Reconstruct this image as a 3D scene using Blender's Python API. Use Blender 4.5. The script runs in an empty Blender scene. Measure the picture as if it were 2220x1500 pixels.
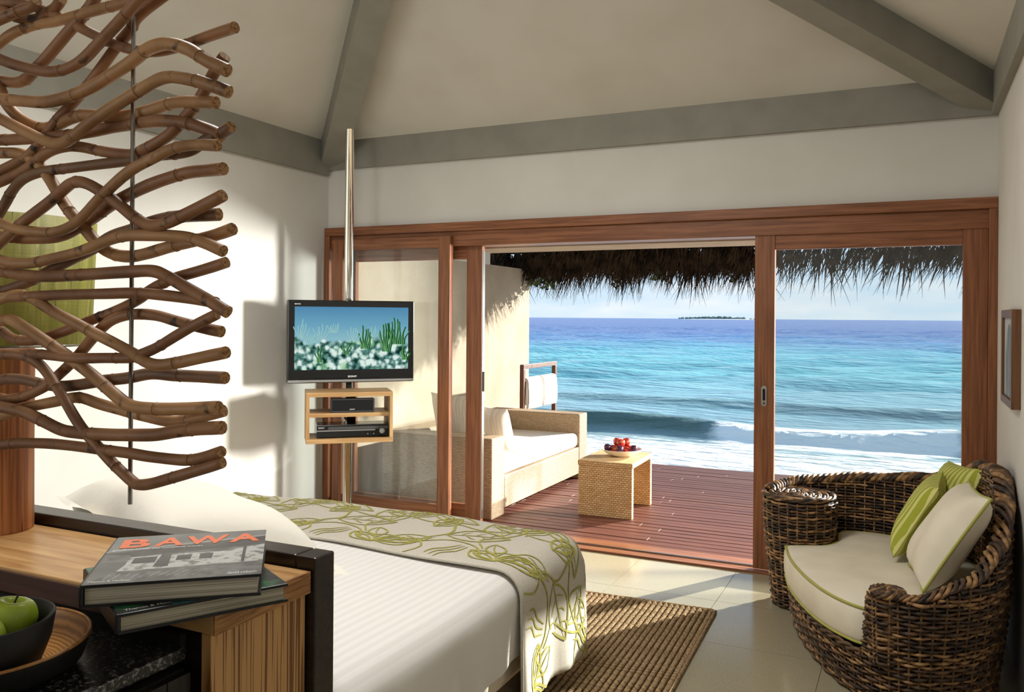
import bpy, bmesh, math, random
import numpy as np
from mathutils import Vector, Matrix

random.seed(7); rng = np.random.default_rng(7)
S = bpy.context.scene
COL = S.collection
PI = math.pi
def R(d): return math.radians(d)
def lin(r, g, b):
    return tuple((c/12.92 if c <= .04045 else ((c+.055)/1.055)**2.4) for c in (r/255, g/255, b/255))

# ------------------------------------------------------------------ camera
YAW, ROLL, EYE, FPX = R(25.4), R(.43), 1.53, 1825.0
cam_d = bpy.data.cameras.new('camera'); cam = bpy.data.objects.new('camera', cam_d); COL.objects.link(cam)
cam_d.sensor_width = 36; cam_d.lens = 36*FPX/2220; cam_d.shift_y = -63/2220
cam_d.clip_start = .05; cam_d.clip_end = 9000
_F = Vector((-math.sin(YAW), math.cos(YAW), 0)); _R = Vector((math.cos(YAW), math.sin(YAW), 0)); _U = Vector((0, 0, 1))
_R2 = _R*math.cos(ROLL)+_U*math.sin(ROLL); _U2 = -_R*math.sin(ROLL)+_U*math.cos(ROLL)
cam.matrix_world = Matrix(((_R2.x, _U2.x, -_F.x, 0), (_R2.y, _U2.y, -_F.y, 0), (_R2.z, _U2.z, -_F.z, EYE), (0, 0, 0, 1)))
S.camera = cam

# ------------------------------------------------------------------ sky
W = bpy.data.worlds.new('sky'); S.world = W; W.use_nodes = True
def build_sky():
    nt = W.node_tree; N = nt.nodes; L = nt.links; N.clear()
    out = N.new('ShaderNodeOutputWorld'); bg = N.new('ShaderNodeBackground'); bg.inputs['Strength'].default_value = 1.15
    tc = N.new('ShaderNodeTexCoord'); sep = N.new('ShaderNodeSeparateXYZ'); L.new(tc.outputs['Generated'], sep.inputs[0])
    rp = N.new('ShaderNodeValToRGB'); L.new(sep.outputs['Z'], rp.inputs[0])
    e = rp.color_ramp.elements; e[0].position = 0; e[0].color = (*lin(206, 226, 240), 1); e[1].position = .5; e[1].color = (*lin(150, 190, 230), 1)
    m = e.new(.09); m.color = (*lin(190, 216, 240), 1)
    mp = N.new('ShaderNodeMapping'); mp.inputs['Scale'].default_value = (3, 3, 14); L.new(tc.outputs['Generated'], mp.inputs[0])
    no = N.new('ShaderNodeTexNoise'); no.inputs['Scale'].default_value = 2.2; no.inputs['Detail'].default_value = 6; L.new(mp.outputs[0], no.inputs[0])
    mr = N.new('ShaderNodeMapRange'); mr.inputs[1].default_value = .5; mr.inputs[2].default_value = .72; mr.inputs[4].default_value = .8; L.new(no.outputs['Fac'], mr.inputs[0])
    mx = N.new('ShaderNodeMixRGB'); L.new(mr.outputs[0], mx.inputs[0]); L.new(rp.outputs[0], mx.inputs[1]); mx.inputs[2].default_value = (*lin(238, 241, 244), 1)
    L.new(mx.outputs[0], bg.inputs['Color']); L.new(bg.outputs[0], out.inputs[0])
build_sky()

# ------------------------------------------------------------------ lights
# low sun over the sea: shadows of the door post on the floor
sd_ = bpy.data.lights.new('sun', 'SUN'); sun = bpy.data.objects.new('sun', sd_); COL.objects.link(sun)
sd_.energy = 17; sd_.angle = R(.9); sd_.color = (1, .96, .90)
SAZ, SEL = R(31), R(17.3)
sun.rotation_euler = Vector((math.sin(SAZ)*math.cos(SEL), math.cos(SAZ)*math.cos(SEL), math.sin(SEL))).to_track_quat('Z', 'Y').to_euler()
# assumed strobe, unseen and without a fixture, at the far side of the terrace, beyond the right wall: lights the sofa, the terrace wall and the left wall
kd = bpy.data.lights.new('assumed_strobe', 'SPOT'); kl = bpy.data.objects.new('assumed_strobe', kd); COL.objects.link(kl)
kl.location = (4.2, 8.0, 1.75); kd.energy = 6800; kd.shadow_soft_size = .65; kd.color = (1, .98, .95); kd.spot_size = R(44); kd.spot_blend = .75
kl.rotation_euler = (Vector((-4.06, 4.0, 1.1))-kl.location).to_track_quat('-Z', 'Y').to_euler()
# added fill light at the unseen rear of the room, behind the viewer
ad = bpy.data.lights.new('rear_fill', 'AREA'); al = bpy.data.objects.new('rear_fill', ad); COL.objects.link(al)
ad.shape = 'RECTANGLE'; ad.size = 1.6; ad.size_y = 2.2; ad.energy = 44; ad.color = (1, .98, .96)
al.location = (-3.05, -2.8, 1.6); al.rotation_euler = (R(90), 0, 0)
# added overhead fill light above the bed, out of frame, without a fixture
cd_ = bpy.data.lights.new('overhead_fill', 'AREA'); cl_ = bpy.data.objects.new('overhead_fill', cd_); COL.objects.link(cl_)
cd_.shape = 'DISK'; cd_.size = 1.1; cd_.energy = 70; cd_.color = (1, .985, .96); cl_.location = (-1.7, 2.2, 3.45)
vs = S.view_settings; vs.view_transform = 'Standard'; vs.look = 'None'; vs.gamma = 1; vs.use_curve_mapping = False; vs.exposure = 0

# ------------------------------------------------------------------ helpers: tags, objects
def tag(o, label=None, cat=None, group=None, kind=None):
    if label: o['label'] = label
    if cat: o['category'] = cat
    if group: o['group'] = group
    if kind: o['kind'] = kind
    return o
def empty(name, loc=(0, 0, 0), rz=0, label=None, cat=None, group=None, kind=None):
    o = bpy.data.objects.new(name, None); COL.objects.link(o); o.location = loc; o.rotation_euler = (0, 0, rz); o.empty_display_size = .05
    return tag(o, label, cat, group, kind)

class G:
    """collects verts and faces of one mesh"""
    def __init__(s): s.v = []; s.f = []; s.m = []
    def add(s, vs_, fs, mi=0):
        b = len(s.v); s.v += [tuple(p) for p in vs_]; s.f += [tuple(i+b for i in f) for f in fs]; s.m += [mi]*len(fs); return s
    def box(s, x0, x1, y0, y1, z0, z1, mi=0):
        return s.add([(x0, y0, z0), (x1, y0, z0), (x1, y1, z0), (x0, y1, z0), (x0, y0, z1), (x1, y0, z1), (x1, y1, z1), (x0, y1, z1)],
                     [(0, 3, 2, 1), (4, 5, 6, 7), (0, 1, 5, 4), (1, 2, 6, 5), (2, 3, 7, 6), (3, 0, 4, 7)], mi)
    def tube(s, path, r, n=8, caps=True, mi=0, cap_mi=None, rings=None, closed=False, squash=1.0):
        P = [Vector(p) for p in path]; k = len(P); rr = r if isinstance(r, (list, tuple)) else [r]*k
        T = []
        for i in range(k):
            a = P[(i-1) % k] if closed else P[max(i-1, 0)]; b = P[(i+1) % k] if closed else P[min(i+1, k-1)]
            d = (b-a); T.append(d.normalized() if d.length > 1e-9 else Vector((0, 0, 1)))
        up = Vector((0, 0, 1)) if abs(T[0].z) < .9 else Vector((1, 0, 0))
        nn = (up-T[0]*up.dot(T[0])).normalized(); V = []
        for i in range(k):
            nn = (nn-T[i]*nn.dot(T[i])).normalized(); bb = T[i].cross(nn)
            for j in range(n):
                a = 2*PI*j/n; V.append(P[i]+(nn*math.cos(a)*squash+bb*math.sin(a))*rr[i])
        b0 = len(s.v); s.v += [tuple(p) for p in V]
        for i in range(k if closed else k-1):
            i2 = (i+1) % k
            for j in range(n):
                s.f.append((b0+i*n+j, b0+i2*n+j, b0+i2*n+(j+1) % n, b0+i*n+(j+1) % n)[::-1]); s.m.append(rings.get(i, mi) if rings else mi)
        if caps and not closed:
            cm = mi if cap_mi is None else cap_mi
            s.f.append(tuple(b0+j for j in range(n))); s.m.append(cm)
            s.f.append(tuple(b0+(k-1)*n+j for j in range(n))[::-1]); s.m.append(cm)
        return s
    def lathe(s, prof, n=32, c=(0, 0, 0), mi=0, sx=1, sy=1, mis=None):
        k = len(prof); b0 = len(s.v)
        for r_, z in prof:
            for j in range(n):
                a = 2*PI*j/n; s.v.append((c[0]+r_*math.cos(a)*sx, c[1]+r_*math.sin(a)*sy, c[2]+z))
        for i in range(k-1):
            for j in range(n):
                s.f.append((b0+i*n+j, b0+i*n+(j+1) % n, b0+(i+1)*n+(j+1) % n, b0+(i+1)*n+j)); s.m.append(mis[i] if mis else mi)
        return s
    def grid(s, fn, nu, nv, mi=0, flip=False):
        b0 = len(s.v)
        for i in range(nu+1):
            for j in range(nv+1): s.v.append(tuple(fn(i/nu, j/nv)))
        for i in range(nu):
            for j in range(nv):
                q = (b0+i*(nv+1)+j, b0+(i+1)*(nv+1)+j, b0+(i+1)*(nv+1)+j+1, b0+i*(nv+1)+j+1)
                s.f.append(q[::-1] if flip else q); s.m.append(mi)
        return s
    def prism(s, pts, z0, z1, mi=0):
        n = len(pts); v = [(x, y, z0) for x, y in pts]+[(x, y, z1) for x, y in pts]
        return s.add(v, [tuple(range(n))[::-1], tuple(range(n, 2*n))]+[(i, (i+1) % n, n+(i+1) % n, n+i) for i in range(n)], mi)
    def mesh(s, name, mats, smooth=False, bevel=0, seg=2):
        me = bpy.data.meshes.new(name); me.from_pydata(s.v, [], s.f)
        for m in mats: me.materials.append(m)
        me.polygons.foreach_set('material_index', s.m)
        if bevel:
            bm = bmesh.new(); bm.from_mesh(me)
            bmesh.ops.bevel(bm, geom=bm.edges[:], offset=bevel, segments=seg, affect='EDGES', profile=.5, clamp_overlap=True); bm.to_mesh(me); bm.free()
        if smooth: me.polygons.foreach_set('use_smooth', [True]*len(me.polygons))
        me.update(); return me
def obj(name, g, mats, parent=None, smooth=False, bevel=0, seg=2, loc=None, rot=None, **t):
    if not isinstance(mats, (list, tuple)): mats = [mats]
    me = g if isinstance(g, bpy.types.Mesh) else g.mesh(name, mats, smooth, bevel, seg)
    o = bpy.data.objects.new(name, me); COL.objects.link(o)
    if parent: o.parent = parent
    if loc is not None: o.location = loc
    if rot is not None: o.rotation_euler = rot
    return tag(o, **t)
def boxo(name, b, m, parent=None, bevel=0, **t): return obj(name, G().box(*b), m, parent, bevel=bevel, **t)
def spline(pts, per=6):
    """Catmull-Rom through points"""
    P = [np.array(p, float) for p in pts]; P = [2*P[0]-P[1]]+P+[2*P[-1]-P[-2]]; out = []
    for i in range(1, len(P)-2):
        a, b, c, d = P[i-1:i+3]
        for k in range(per):
            t = k/per; out.append(.5*((2*b)+(c-a)*t+(2*a-5*b+4*c-d)*t*t+(-a+3*b-3*c+d)*t**3))
    out.append(P[-2]); return out
def text_mesh(body, width, mat, height=None, bold=.0):
    cu = bpy.data.curves.new('lettering', 'FONT'); cu.body = body; cu.size = 1; cu.offset = bold
    t = bpy.data.objects.new('lettering', cu); COL.objects.link(t); bpy.context.view_layer.update()
    me = bpy.data.meshes.new_from_object(t); bpy.data.objects.remove(t)
    xs = [v.co.x for v in me.vertices]; ys = [v.co.y for v in me.vertices]
    sx = width/(max(xs)-min(xs)); sy = sx if height is None else height/(max(ys)-min(ys))
    x0, y0 = min(xs), min(ys)
    for v in me.vertices: v.co = ((v.co.x-x0)*sx, (v.co.y-y0)*sy, 0)
    me.materials.clear(); me.materials.append(mat); return me

# ------------------------------------------------------------------ materials
def mat(name, col, rough=.6, spec=.3, metal=0, layers=(), bump=None, emit=None, coat=0):
    m = bpy.data.materials.new(name); m.use_nodes = True; nt = m.node_tree; N = nt.nodes; L = nt.links
    b = N['Principled BSDF']; b.inputs['Roughness'].default_value = rough; b.inputs['Metallic'].default_value = metal
    b.inputs['Specular IOR Level'].default_value = spec; b.inputs['Coat Weight'].default_value = coat
    tc = N.new('ShaderNodeTexCoord'); cur = None
    def noise(sc, det, dist=0):
        mp = N.new('ShaderNodeMapping'); mp.inputs['Scale'].default_value = sc; L.new(tc.outputs['Object'], mp.inputs[0])
        n = N.new('ShaderNodeTexNoise'); n.inputs['Scale'].default_value = 1; n.inputs['Detail'].default_value = det; n.inputs['Distortion'].default_value = dist; L.new(mp.outputs[0], n.inputs[0]); return n
    if not layers: b.inputs['Base Color'].default_value = (*col, 1)
    for (c2, sc, lo, hi, det, *d) in layers:
        n = noise(sc, det, d[0] if d else 0); mr = N.new('ShaderNodeMapRange'); mr.inputs[1].default_value = lo; mr.inputs[2].default_value = hi; L.new(n.outputs['Fac'], mr.inputs[0])
        mx = N.new('ShaderNodeMixRGB'); L.new(mr.outputs[0], mx.inputs[0])
        if cur: L.new(cur, mx.inputs[1])
        else: mx.inputs[1].default_value = (*col, 1)
        mx.inputs[2].default_value = (*c2, 1); cur = mx.outputs[0]
    if cur: L.new(cur, b.inputs['Base Color'])
    if bump:
        n = noise(bump[0], 3); bp = N.new('ShaderNodeBump'); bp.inputs['Strength'].default_value = bump[1]; bp.inputs['Distance'].default_value = bump[2]
        L.new(n.outputs['Fac'], bp.inputs['Height']); L.new(bp.outputs[0], b.inputs['Normal'])
    return m
def grain(axis, fine, long_): return tuple(long_ if a == axis else fine for a in 'xyz')
def wood(name, c1, c2, axis, rough=.4, fine=60, long_=2.5, spec=.3, lo=.35, hi=.68, coat=0):
    return mat(name, c1, rough, spec, layers=[(c2, grain(axis, fine, long_), lo, hi, 5, .4), (tuple(x*.75 for x in c1), grain(axis, fine*3, long_*3), .5, .75, 2)],
               bump=(grain(axis, fine*1.5, long_), .12, .003), coat=coat)
def weave(name, c1, c2, cm, bw, rh, rough=.6, bump=.6):
    """wicker: a running-bond of short strands, wrapped on each face by its normal"""
    m = bpy.data.materials.new(name); m.use_nodes = True; nt = m.node_tree; N = nt.nodes; L = nt.links; b = N['Principled BSDF']
    b.inputs['Roughness'].default_value = rough; b.inputs['Specular IOR Level'].default_value = .25
    tc = N.new('ShaderNodeTexCoord'); sp = N.new('ShaderNodeSeparateXYZ'); L.new(tc.outputs['Object'], sp.inputs[0])
    sn = N.new('ShaderNodeSeparateXYZ'); L.new(tc.outputs['Normal'], sn.inputs[0])
    def M_(op, a, b_):
        n = N.new('ShaderNodeMath'); n.operation = op
        for i, q in enumerate((a, b_)):
            if q is None: continue
            if isinstance(q, (int, float)): n.inputs[i].default_value = q
            else: L.new(q, n.inputs[i])
        return n.outputs[0]
    nz = M_('GREATER_THAN', M_('ABSOLUTE', sn.outputs['Z'], None), .6)
    xy = M_('ADD', sp.outputs['X'], sp.outputs['Y'])
    u = M_('SUBTRACT', xy, M_('MULTIPLY', sp.outputs['Y'], nz)); v = M_('ADD', M_('MULTIPLY', sp.outputs['Z'], M_('SUBTRACT', 1, nz)), M_('MULTIPLY', sp.outputs['Y'], nz))
    cb = N.new('ShaderNodeCombineXYZ'); L.new(u, cb.inputs[0]); L.new(v, cb.inputs[1])
    br = N.new('ShaderNodeTexBrick'); L.new(cb.outputs[0], br.inputs['Vector']); br.inputs['Scale'].default_value = 1
    br.inputs['Brick Width'].default_value = bw; br.inputs['Row Height'].default_value = rh; br.inputs['Mortar Size'].default_value = rh*.17; br.inputs['Mortar Smooth'].default_value = 1
    br.inputs['Color1'].default_value = (*c1, 1); br.inputs['Color2'].default_value = (*c2, 1); br.inputs['Mortar'].default_value = (*cm, 1)
    L.new(br.outputs['Color'], b.inputs['Base Color'])
    bp = N.new('ShaderNodeBump'); bp.invert = True; bp.inputs['Strength'].default_value = bump; bp.inputs['Distance'].default_value = .004; L.new(br.outputs['Fac'], bp.inputs['Height']); L.new(bp.outputs[0], b.inputs['Normal'])
    return m
def glass_mat():
    m = bpy.data.materials.new('clear_glass'); m.use_nodes = True; nt = m.node_tree; N = nt.nodes; L = nt.links; N.clear()
    out = N.new('ShaderNodeOutputMaterial'); tr = N.new('ShaderNodeBsdfTransparent'); tr.inputs[0].default_value = (.95, .97, .965, 1)
    gl = N.new('ShaderNodeBsdfGlossy'); gl.inputs['Roughness'].default_value = .02; lw = N.new('ShaderNodeLayerWeight'); lw.inputs[0].default_value = .5; pw = N.new('ShaderNodeMath'); pw.operation = 'POWER'; pw.inputs[1].default_value = 4; L.new(lw.outputs['Facing'], pw.inputs[0]); fr = N.new('ShaderNodeMath'); fr.operation = 'MULTIPLY_ADD'; fr.inputs[1].default_value = .6; fr.inputs[2].default_value = .025; L.new(pw.outputs[0], fr.inputs[0])
    df = N.new('ShaderNodeBsdfDiffuse'); df.inputs[0].default_value = (.9, .92, .92, 1); m0 = N.new('ShaderNodeMixShader'); m0.inputs[0].default_value = .025
    L.new(tr.outputs[0], m0.inputs[1]); L.new(df.outputs[0], m0.inputs[2])
    mx = N.new('ShaderNodeMixShader'); L.new(fr.outputs[0], mx.inputs[0]); L.new(m0.outputs[0], mx.inputs[1]); L.new(gl.outputs[0], mx.inputs[2]); L.new(mx.outputs[0], out.inputs[0])
    return m

MT = {}
MT['wall'] = mat('white_plaster', lin(211, 208, 200), .8, .15, bump=((60, 60, 60), .05, .003), layers=[(lin(205, 201, 192), (2, 2, 2), .4, .7, 3)])
MT['ceil'] = mat('ceiling_plaster', lin(206, 202, 191), .85, .1, layers=[(lin(199, 194, 182), (2, 2, 2), .4, .7, 3)])
MT['beam'] = mat('grey_paint', lin(142, 139, 128), .6, .25, layers=[(lin(134, 131, 120), (6, 6, 6), .4, .7, 4)])
MT['rough'] = mat('roughcast_plaster', lin(172, 158, 138), .9, .1, layers=[(lin(120, 98, 76), (70, 70, 70), .66, .74, 2), (lin(160, 145, 124), (3, 3, 3), .4, .7, 3)], bump=((90, 90, 90), .35, .006))
TK1, TK2 = lin(150, 98, 66), lin(106, 64, 41)
MT['teakx'] = wood('teak_along_x', TK1, TK2, 'x', .38); MT['teakz'] = wood('teak_along_z', TK1, TK2, 'z', .38); MT['teaky'] = wood('teak_along_y', TK1, TK2, 'y', .38)
MT['deck'] = wood('deck_board', lin(112, 68, 53), lin(78, 45, 35), 'x', .5, spec=.25)
MT['deck2'] = wood('deck_board_pale', lin(118, 74, 58), lin(82, 48, 37), 'x', .5, spec=.25)
MT['black'] = mat('black_gap', lin(22, 18, 16), .8)
MT['glass'] = glass_mat()
MT['chrome'] = mat('polished_steel', lin(225, 222, 215), .08, .5, 1)
MT['steel'] = mat('brushed_steel', lin(170, 168, 162), .28, .5, 1)
MT['tile'] = mat('terrazzo_tile', lin(162, 153, 127), .16, .45, layers=[(lin(122, 112, 88), (260, 260, 260), .56, .66, 2), (lin(182, 174, 152), (190, 190, 190), .6, .7, 2)])
MT['grout'] = mat('tile_joint', lin(140, 131, 110), .8)
MT['wicker'] = weave('pale_wicker', lin(182, 160, 130), lin(164, 141, 112), lin(100, 78, 55), .026, .0125)
MT['wicker2'] = weave('honey_wicker', lin(222, 190, 142), lin(202, 164, 112), lin(128, 92, 52), .03, .016)
MT['linen'] = mat('white_linen', lin(236, 233, 226), .85, .1, bump=((500, 500, 500), .08, .002))
MT['cream'] = mat('cream_canvas', lin(228, 219, 200), .85, .1, bump=((420, 420, 420), .1, .002), layers=[(lin(218, 208, 187), (5, 5, 5), .4, .7, 3)])
MT['piping'] = mat('green_piping', lin(168, 166, 84), .7)
MT['lime'] = mat('lime_print', lin(158, 152, 78), .8, .1, layers=[(lin(172, 166, 92), (40, 40, 40), .4, .6, 3)])
MT['darkwood'] = wood('dark_stained_wood', lin(52, 42, 36), lin(30, 24, 21), 'x', .3, spec=.4)
MT['towel'] = mat('white_towel', lin(236, 233, 226), .95, .05, bump=((300, 300, 300), .4, .004))
MT['dkframe'] = wood('walnut_frame', lin(104, 66, 44), lin(70, 42, 28), 'z', .4)

# ------------------------------------------------------------------ the room shell
XL, XR, DY = -4.065, .417, 5.25
BACK = -3.0
fl = obj('floor', G().box(XL-.15, XR+.15, BACK, 5.2, -.12, -.003), MT['grout'], kind='structure')
TS = .6
tile_me = G().box(0, TS-.003, 0, TS-.003, -.02, 0).mesh('tile', [MT['tile']])
y = 5.2-TS
while y > BACK:
    x = XL+.12
    while x < XR:
        w = min(TS-.003, XR-x)
        if w > .05:
            if w < TS-.004: obj('tile', G().box(0, w, 0, TS-.003, -.02, 0), MT['tile'], fl, loc=(x, y, 0))
            else: obj('tile', tile_me, MT['tile'], fl, loc=(x, y, 0))
        x += TS
    obj('tile', G().box(0, .117, 0, TS-.003, -.02, 0), MT['tile'], fl, loc=(XL, y, 0)); y -= TS
boxo('wall_left', (XL-.14, XL, BACK, 5.42, -.1, 2.95), MT['wall'], kind='structure')
boxo('wall_right', (XR, XR+.14, BACK, 5.42, -.1, 2.95), MT['wall'], kind='structure')
boxo('wall_front', (XL, XR, DY, 5.42, 2.195, 2.95), MT['wall'], kind='structure')
obj('wall_back', G().box(XL, -3.9, BACK-.14, BACK, 0, 4).box(-2.2, XR, BACK-.14, BACK, 0, 4).box(-3.9, -2.2, BACK-.14, BACK, 2.7, 4), MT['wall'], kind='structure')  # opening in this unseen wall is added to let light in
PIT = .46; ZC = 2.84; XM = (XL+XR)/2; HW = XM-XL; ZR = ZC+PIT*HW; YH = DY-HW
def slab(name, pts, t=.06):
    n = len(pts); v = list(pts)+[(x, y, z+t) for x, y, z in pts]
    return obj(name, G().add(v, [tuple(range(n)), tuple(range(n, 2*n))[::-1]]+[(i, n+i, n+(i+1) % n, (i+1) % n) for i in range(n)]), MT['ceil'], kind='structure')
e_ = .0
slab('ceiling', [(XL, DY, ZC), (XR, DY, ZC), (XM, YH, ZR)][::-1])
slab('ceiling', [(XL, DY, ZC), (XM, YH, ZR), (XM, BACK, ZR), (XL, BACK, ZC)][::-1])
slab('ceiling', [(XR, DY, ZC), (XR, BACK, ZC), (XM, BACK, ZR), (XM, YH, ZR)][::-1])
boxo('trim_1', (XL, XR, DY-.035, DY, 2.642, ZC+.03), MT['beam'], kind='structure')
boxo('trim_2', (XL, XL+.035, BACK, DY-.035, 2.60, ZC+.03), MT['beam'], kind='structure')
boxo('trim_3', (XR-.035, XR, BACK, DY-.035, 2.642, ZC+.03), MT['beam'], kind='structure')
def rafter(name, cx, sg, w=.17, d=.19):
    a = Vector((cx, DY, ZC)); b = Vector((XM, YH, ZR)); n = Vector((1, sg, 0)).normalized()*w/2; ex = (a-b).normalized()*.0; a = a+ex
    q = []
    for p in (a, b):
        for k in (-1, 1):
            q += [p+n*k+Vector((0, 0, .05)), p+n*k-Vector((0, 0, d))]
    # vertices per end: (-top,-bot,+top,+bot)
    obj(name, G().add(q, [(0, 1, 3, 2), (4, 6, 7, 5), (0, 4, 5, 1), (2, 3, 7, 6), (1, 5, 7, 3), (0, 2, 6, 4)]), MT['beam'], kind='structure')
rafter('trim_4', XL+.02, 1); rafter('trim_5', XR-.02, -1)

# sliding doors -------------------------------------------------------------
fr = empty('door_1', (0, 0, 0), kind='structure')
boxo('head_trim', (XL, XR, 5.20, 5.43, 2.135, 2.197), MT['teakx'], fr, .004)
boxo('head_track', (XL, XR, 5.225, 5.43, 2.03, 2.135), MT['teakx'], fr, .004)
boxo('jamb', (XL, XL+.05, 5.20, 5.43, 0, 2.135), MT['teakz'], fr, .004)
boxo('jamb', (XR-.043, XR, 5.20, 5.43, 0, 2.135), MT['teakz'], fr, .004)
boxo('threshold', (XL, XR, 5.20, 5.46, -.06, .012), MT['teakx'], fr, .004)
boxo('track_strip', (XL+.05, XR-.05, 5.30, 5.315, .012, .02), MT['steel'], fr)
def door_panel(name, x0, x1, ya, yb, ztop, sl, sr, trail, brail, z0=.02):
    d = empty(name, (x0, ya, 0), kind='structure'); w = x1-x0; t = yb-ya
    boxo('stile', (0, sl, 0, t, z0, ztop), MT['teakz'], d, .003); boxo('stile', (w-sr, w, 0, t, z0, ztop), MT['teakz'], d, .003)
    boxo('top_rail', (sl, w-sr, .004, t-.004, ztop-trail, ztop), MT['teakx'], d, .003); boxo('bottom_rail', (sl, w-sr, .004, t-.004, z0, z0+brail), MT['teakx'], d, .003)
    boxo('pane', (sl-.005, w-sr+.005, t/2-.003, t/2+.003, z0+brail-.005, ztop-trail+.005), MT['glass'], d)
    return d
door_panel('door_2', -3.96, -2.945, 5.175, 5.222, 2.10, .09, .095, .08, .17)
dB = door_panel('door_3', -3.93, -2.745, 5.285, 5.325, 2.03, .10, .125, .09, .17)
boxo('edge_strip', (1.185, 1.189, .004, .036, .1, 2.0), MT['steel'], dB); boxo('latch', (1.187, 1.193, .01, .03, 1.0, 1.14), MT['black'], dB)
dC = door_panel('door_4', -.86, .374, 5.235, 5.28, 2.035, .118, .122, .09, .12)
hp = obj('handle', G().prism([(.046+.016*math.cos(a)*1.0, (.062-.016 if math.sin(a) > 0 else -.062+.016)+.016*math.sin(a)) for a in [2*PI*i/20 for i in range(20)]], 0, .004), MT['steel'], dC, loc=(.013, 0, 1.065), rot=(R(90), 0, 0))
obj('finger_pull', G().prism([(.046+.008*math.cos(a), (.036 if math.sin(a) > 0 else -.02)+.008*math.sin(a)) for a in [2*PI*i/16 for i in range(16)]], .004, .005), MT['black'], hp)
obj('keyhole', G().lathe([(0, .005), (.006, .005), (.006, .004)], 12, (.046, -.044, 0)), MT['chrome'], hp)

# ------------------------------------------------------------------ terrace
dk = obj('floor_deck', G().box(-4.06, 3.4, 5.46, 8.66, -.16, -.03), MT['black'], kind='structure')
yy = 5.463; row = 0
while yy < 8.6:
    cuts = [-4.06]+sorted([-3.2+random.random()*1.6, -.9+random.random()*1.4, 1.6])+[3.4]
    for a, b in zip(cuts[:-1], cuts[1:]):
        boxo('plank', (a+.0015, b-.0015, yy, yy+.082, -.03, random.uniform(-.0015, .0015)), MT['deck'] if random.random() < .6 else MT['deck2'], dk, .003)
    yy += .091; row += 1
boxo('wall_terrace', (-4.20, -4.06, 5.42, 9.02, -.9, 2.085), MT['rough'], kind='structure')
boxo('wall_terrace_upper', (-4.20, -4.06, 5.42, 8.0, 2.085, 2.27), MT['wall'], kind='structure')
boxo('trim_6', (-4.06, 2.2, 5.42, 5.82, 2.022, 2.5), MT['rough'], kind='structure')

# thatched eave
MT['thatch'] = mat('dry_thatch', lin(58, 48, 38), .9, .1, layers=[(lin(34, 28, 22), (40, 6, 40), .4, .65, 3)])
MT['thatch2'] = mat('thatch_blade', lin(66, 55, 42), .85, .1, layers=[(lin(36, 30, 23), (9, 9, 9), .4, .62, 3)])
th = empty('thatched_eave', (-1.6, 9.0, 2.1), label='dark dry palm thatch of the roof eave with a ragged hanging fringe', cat='thatch')
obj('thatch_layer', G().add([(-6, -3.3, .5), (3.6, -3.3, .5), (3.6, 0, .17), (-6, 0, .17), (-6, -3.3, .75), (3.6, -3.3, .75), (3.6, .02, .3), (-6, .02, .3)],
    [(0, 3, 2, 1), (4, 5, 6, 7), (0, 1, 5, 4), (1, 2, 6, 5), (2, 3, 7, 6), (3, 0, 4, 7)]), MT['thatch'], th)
fg = G()
def blade(g, p, d, L_, w, bend, side):
    d = d.normalized(); prev = None; k = 4; pts = []
    for i in range(k+1):
        t = i/k; c = p+d*L_*t+Vector((bend*t*t, 0, -.03*t*t)); ww = w*(1-t**1.6)*.5+.0006
        pts.append((c-side*ww, c+side*ww))
    b = len(g.v)
    for a, c in pts: g.v += [tuple(a), tuple(c)]
    for i in range(k): g.f.append((b+2*i, b+2*i+1, b+2*i+3, b+2*i+2)); g.m.append(0)
for i in range(15000):
    x = random.uniform(-5.6, 3.2)
    dense = 1.0 if x < .1 else .26
    if random.random() > dense: continue
    long_ = random.random() < (.2 if x < .1 else .28)
    L_ = random.uniform(.28, .46) if long_ else random.uniform(.12, .27)
    clump = .06*math.sin(x*9.1)+.05*math.sin(x*23.7+1)
    tilt = random.gauss(-.28+2.2*clump, .30)
    blade(fg, Vector((x, random.uniform(.05, .1) if -2.68 < x < -2.38 else random.uniform(-.22, .06), random.uniform(.06, .20))), Vector((tilt, random.uniform(-.02, .12), -1)), L_*(1.0+2*clump), random.uniform(.006, .018), random.gauss(-.02, .04), Vector((1, random.uniform(-.6, .6), 0)).normalized())
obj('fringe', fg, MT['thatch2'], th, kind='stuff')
# leafy creeper hanging from the eave by the wall
MT['leaf'] = mat('dark_leaf', lin(74, 92, 40), .5, .3, layers=[(lin(40, 56, 24), (12, 12, 12), .4, .65, 2)])
MT['stem'] = mat('creeper_stem', lin(60, 50, 34), .8)
def creeper(name, loc, spread, drop, n, label, stems):
    t = empty(name, loc, label=label, cat='plant'); lg = G()
    for i in range(n):
        p = Vector((random.uniform(-spread, spread), random.uniform(-.12, .08), -drop*random.random()**1.4*(1-.5*abs(random.uniform(-1, 1)))))
        rot = Matrix.Rotation(random.uniform(0, 2*PI), 3, 'Z') @ Matrix.Rotation(random.uniform(-1.2, 1.2), 3, 'X') @ Matrix.Rotation(random.uniform(-1, 1), 3, 'Y')
        s_ = random.uniform(.018, .034)
        lg.add([p+rot @ Vector(q)*s_ for q in ((-.2, -1, 0), (.75, -.3, .15), (.7, .45, .1), (0, 1.2, -.1), (-.7, .45, .1), (-.75, -.3, .15))], [(0, 1, 2, 3), (0, 3, 4, 5)])
    obj('foliage', lg, MT['leaf'], t, kind='stuff')
    for i in range(stems):
        x = random.uniform(-spread, spread*.7); a = random.uniform(-.2, .2)
        obj('stem', G().tube([(x+a*q*q+.02*math.sin(q*7), .02*q, -drop*q*1.25) for q in [j/7 for j in range(8)]], [.004-.0025*j/7 for j in range(8)], 5), MT['stem'], t)
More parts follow.
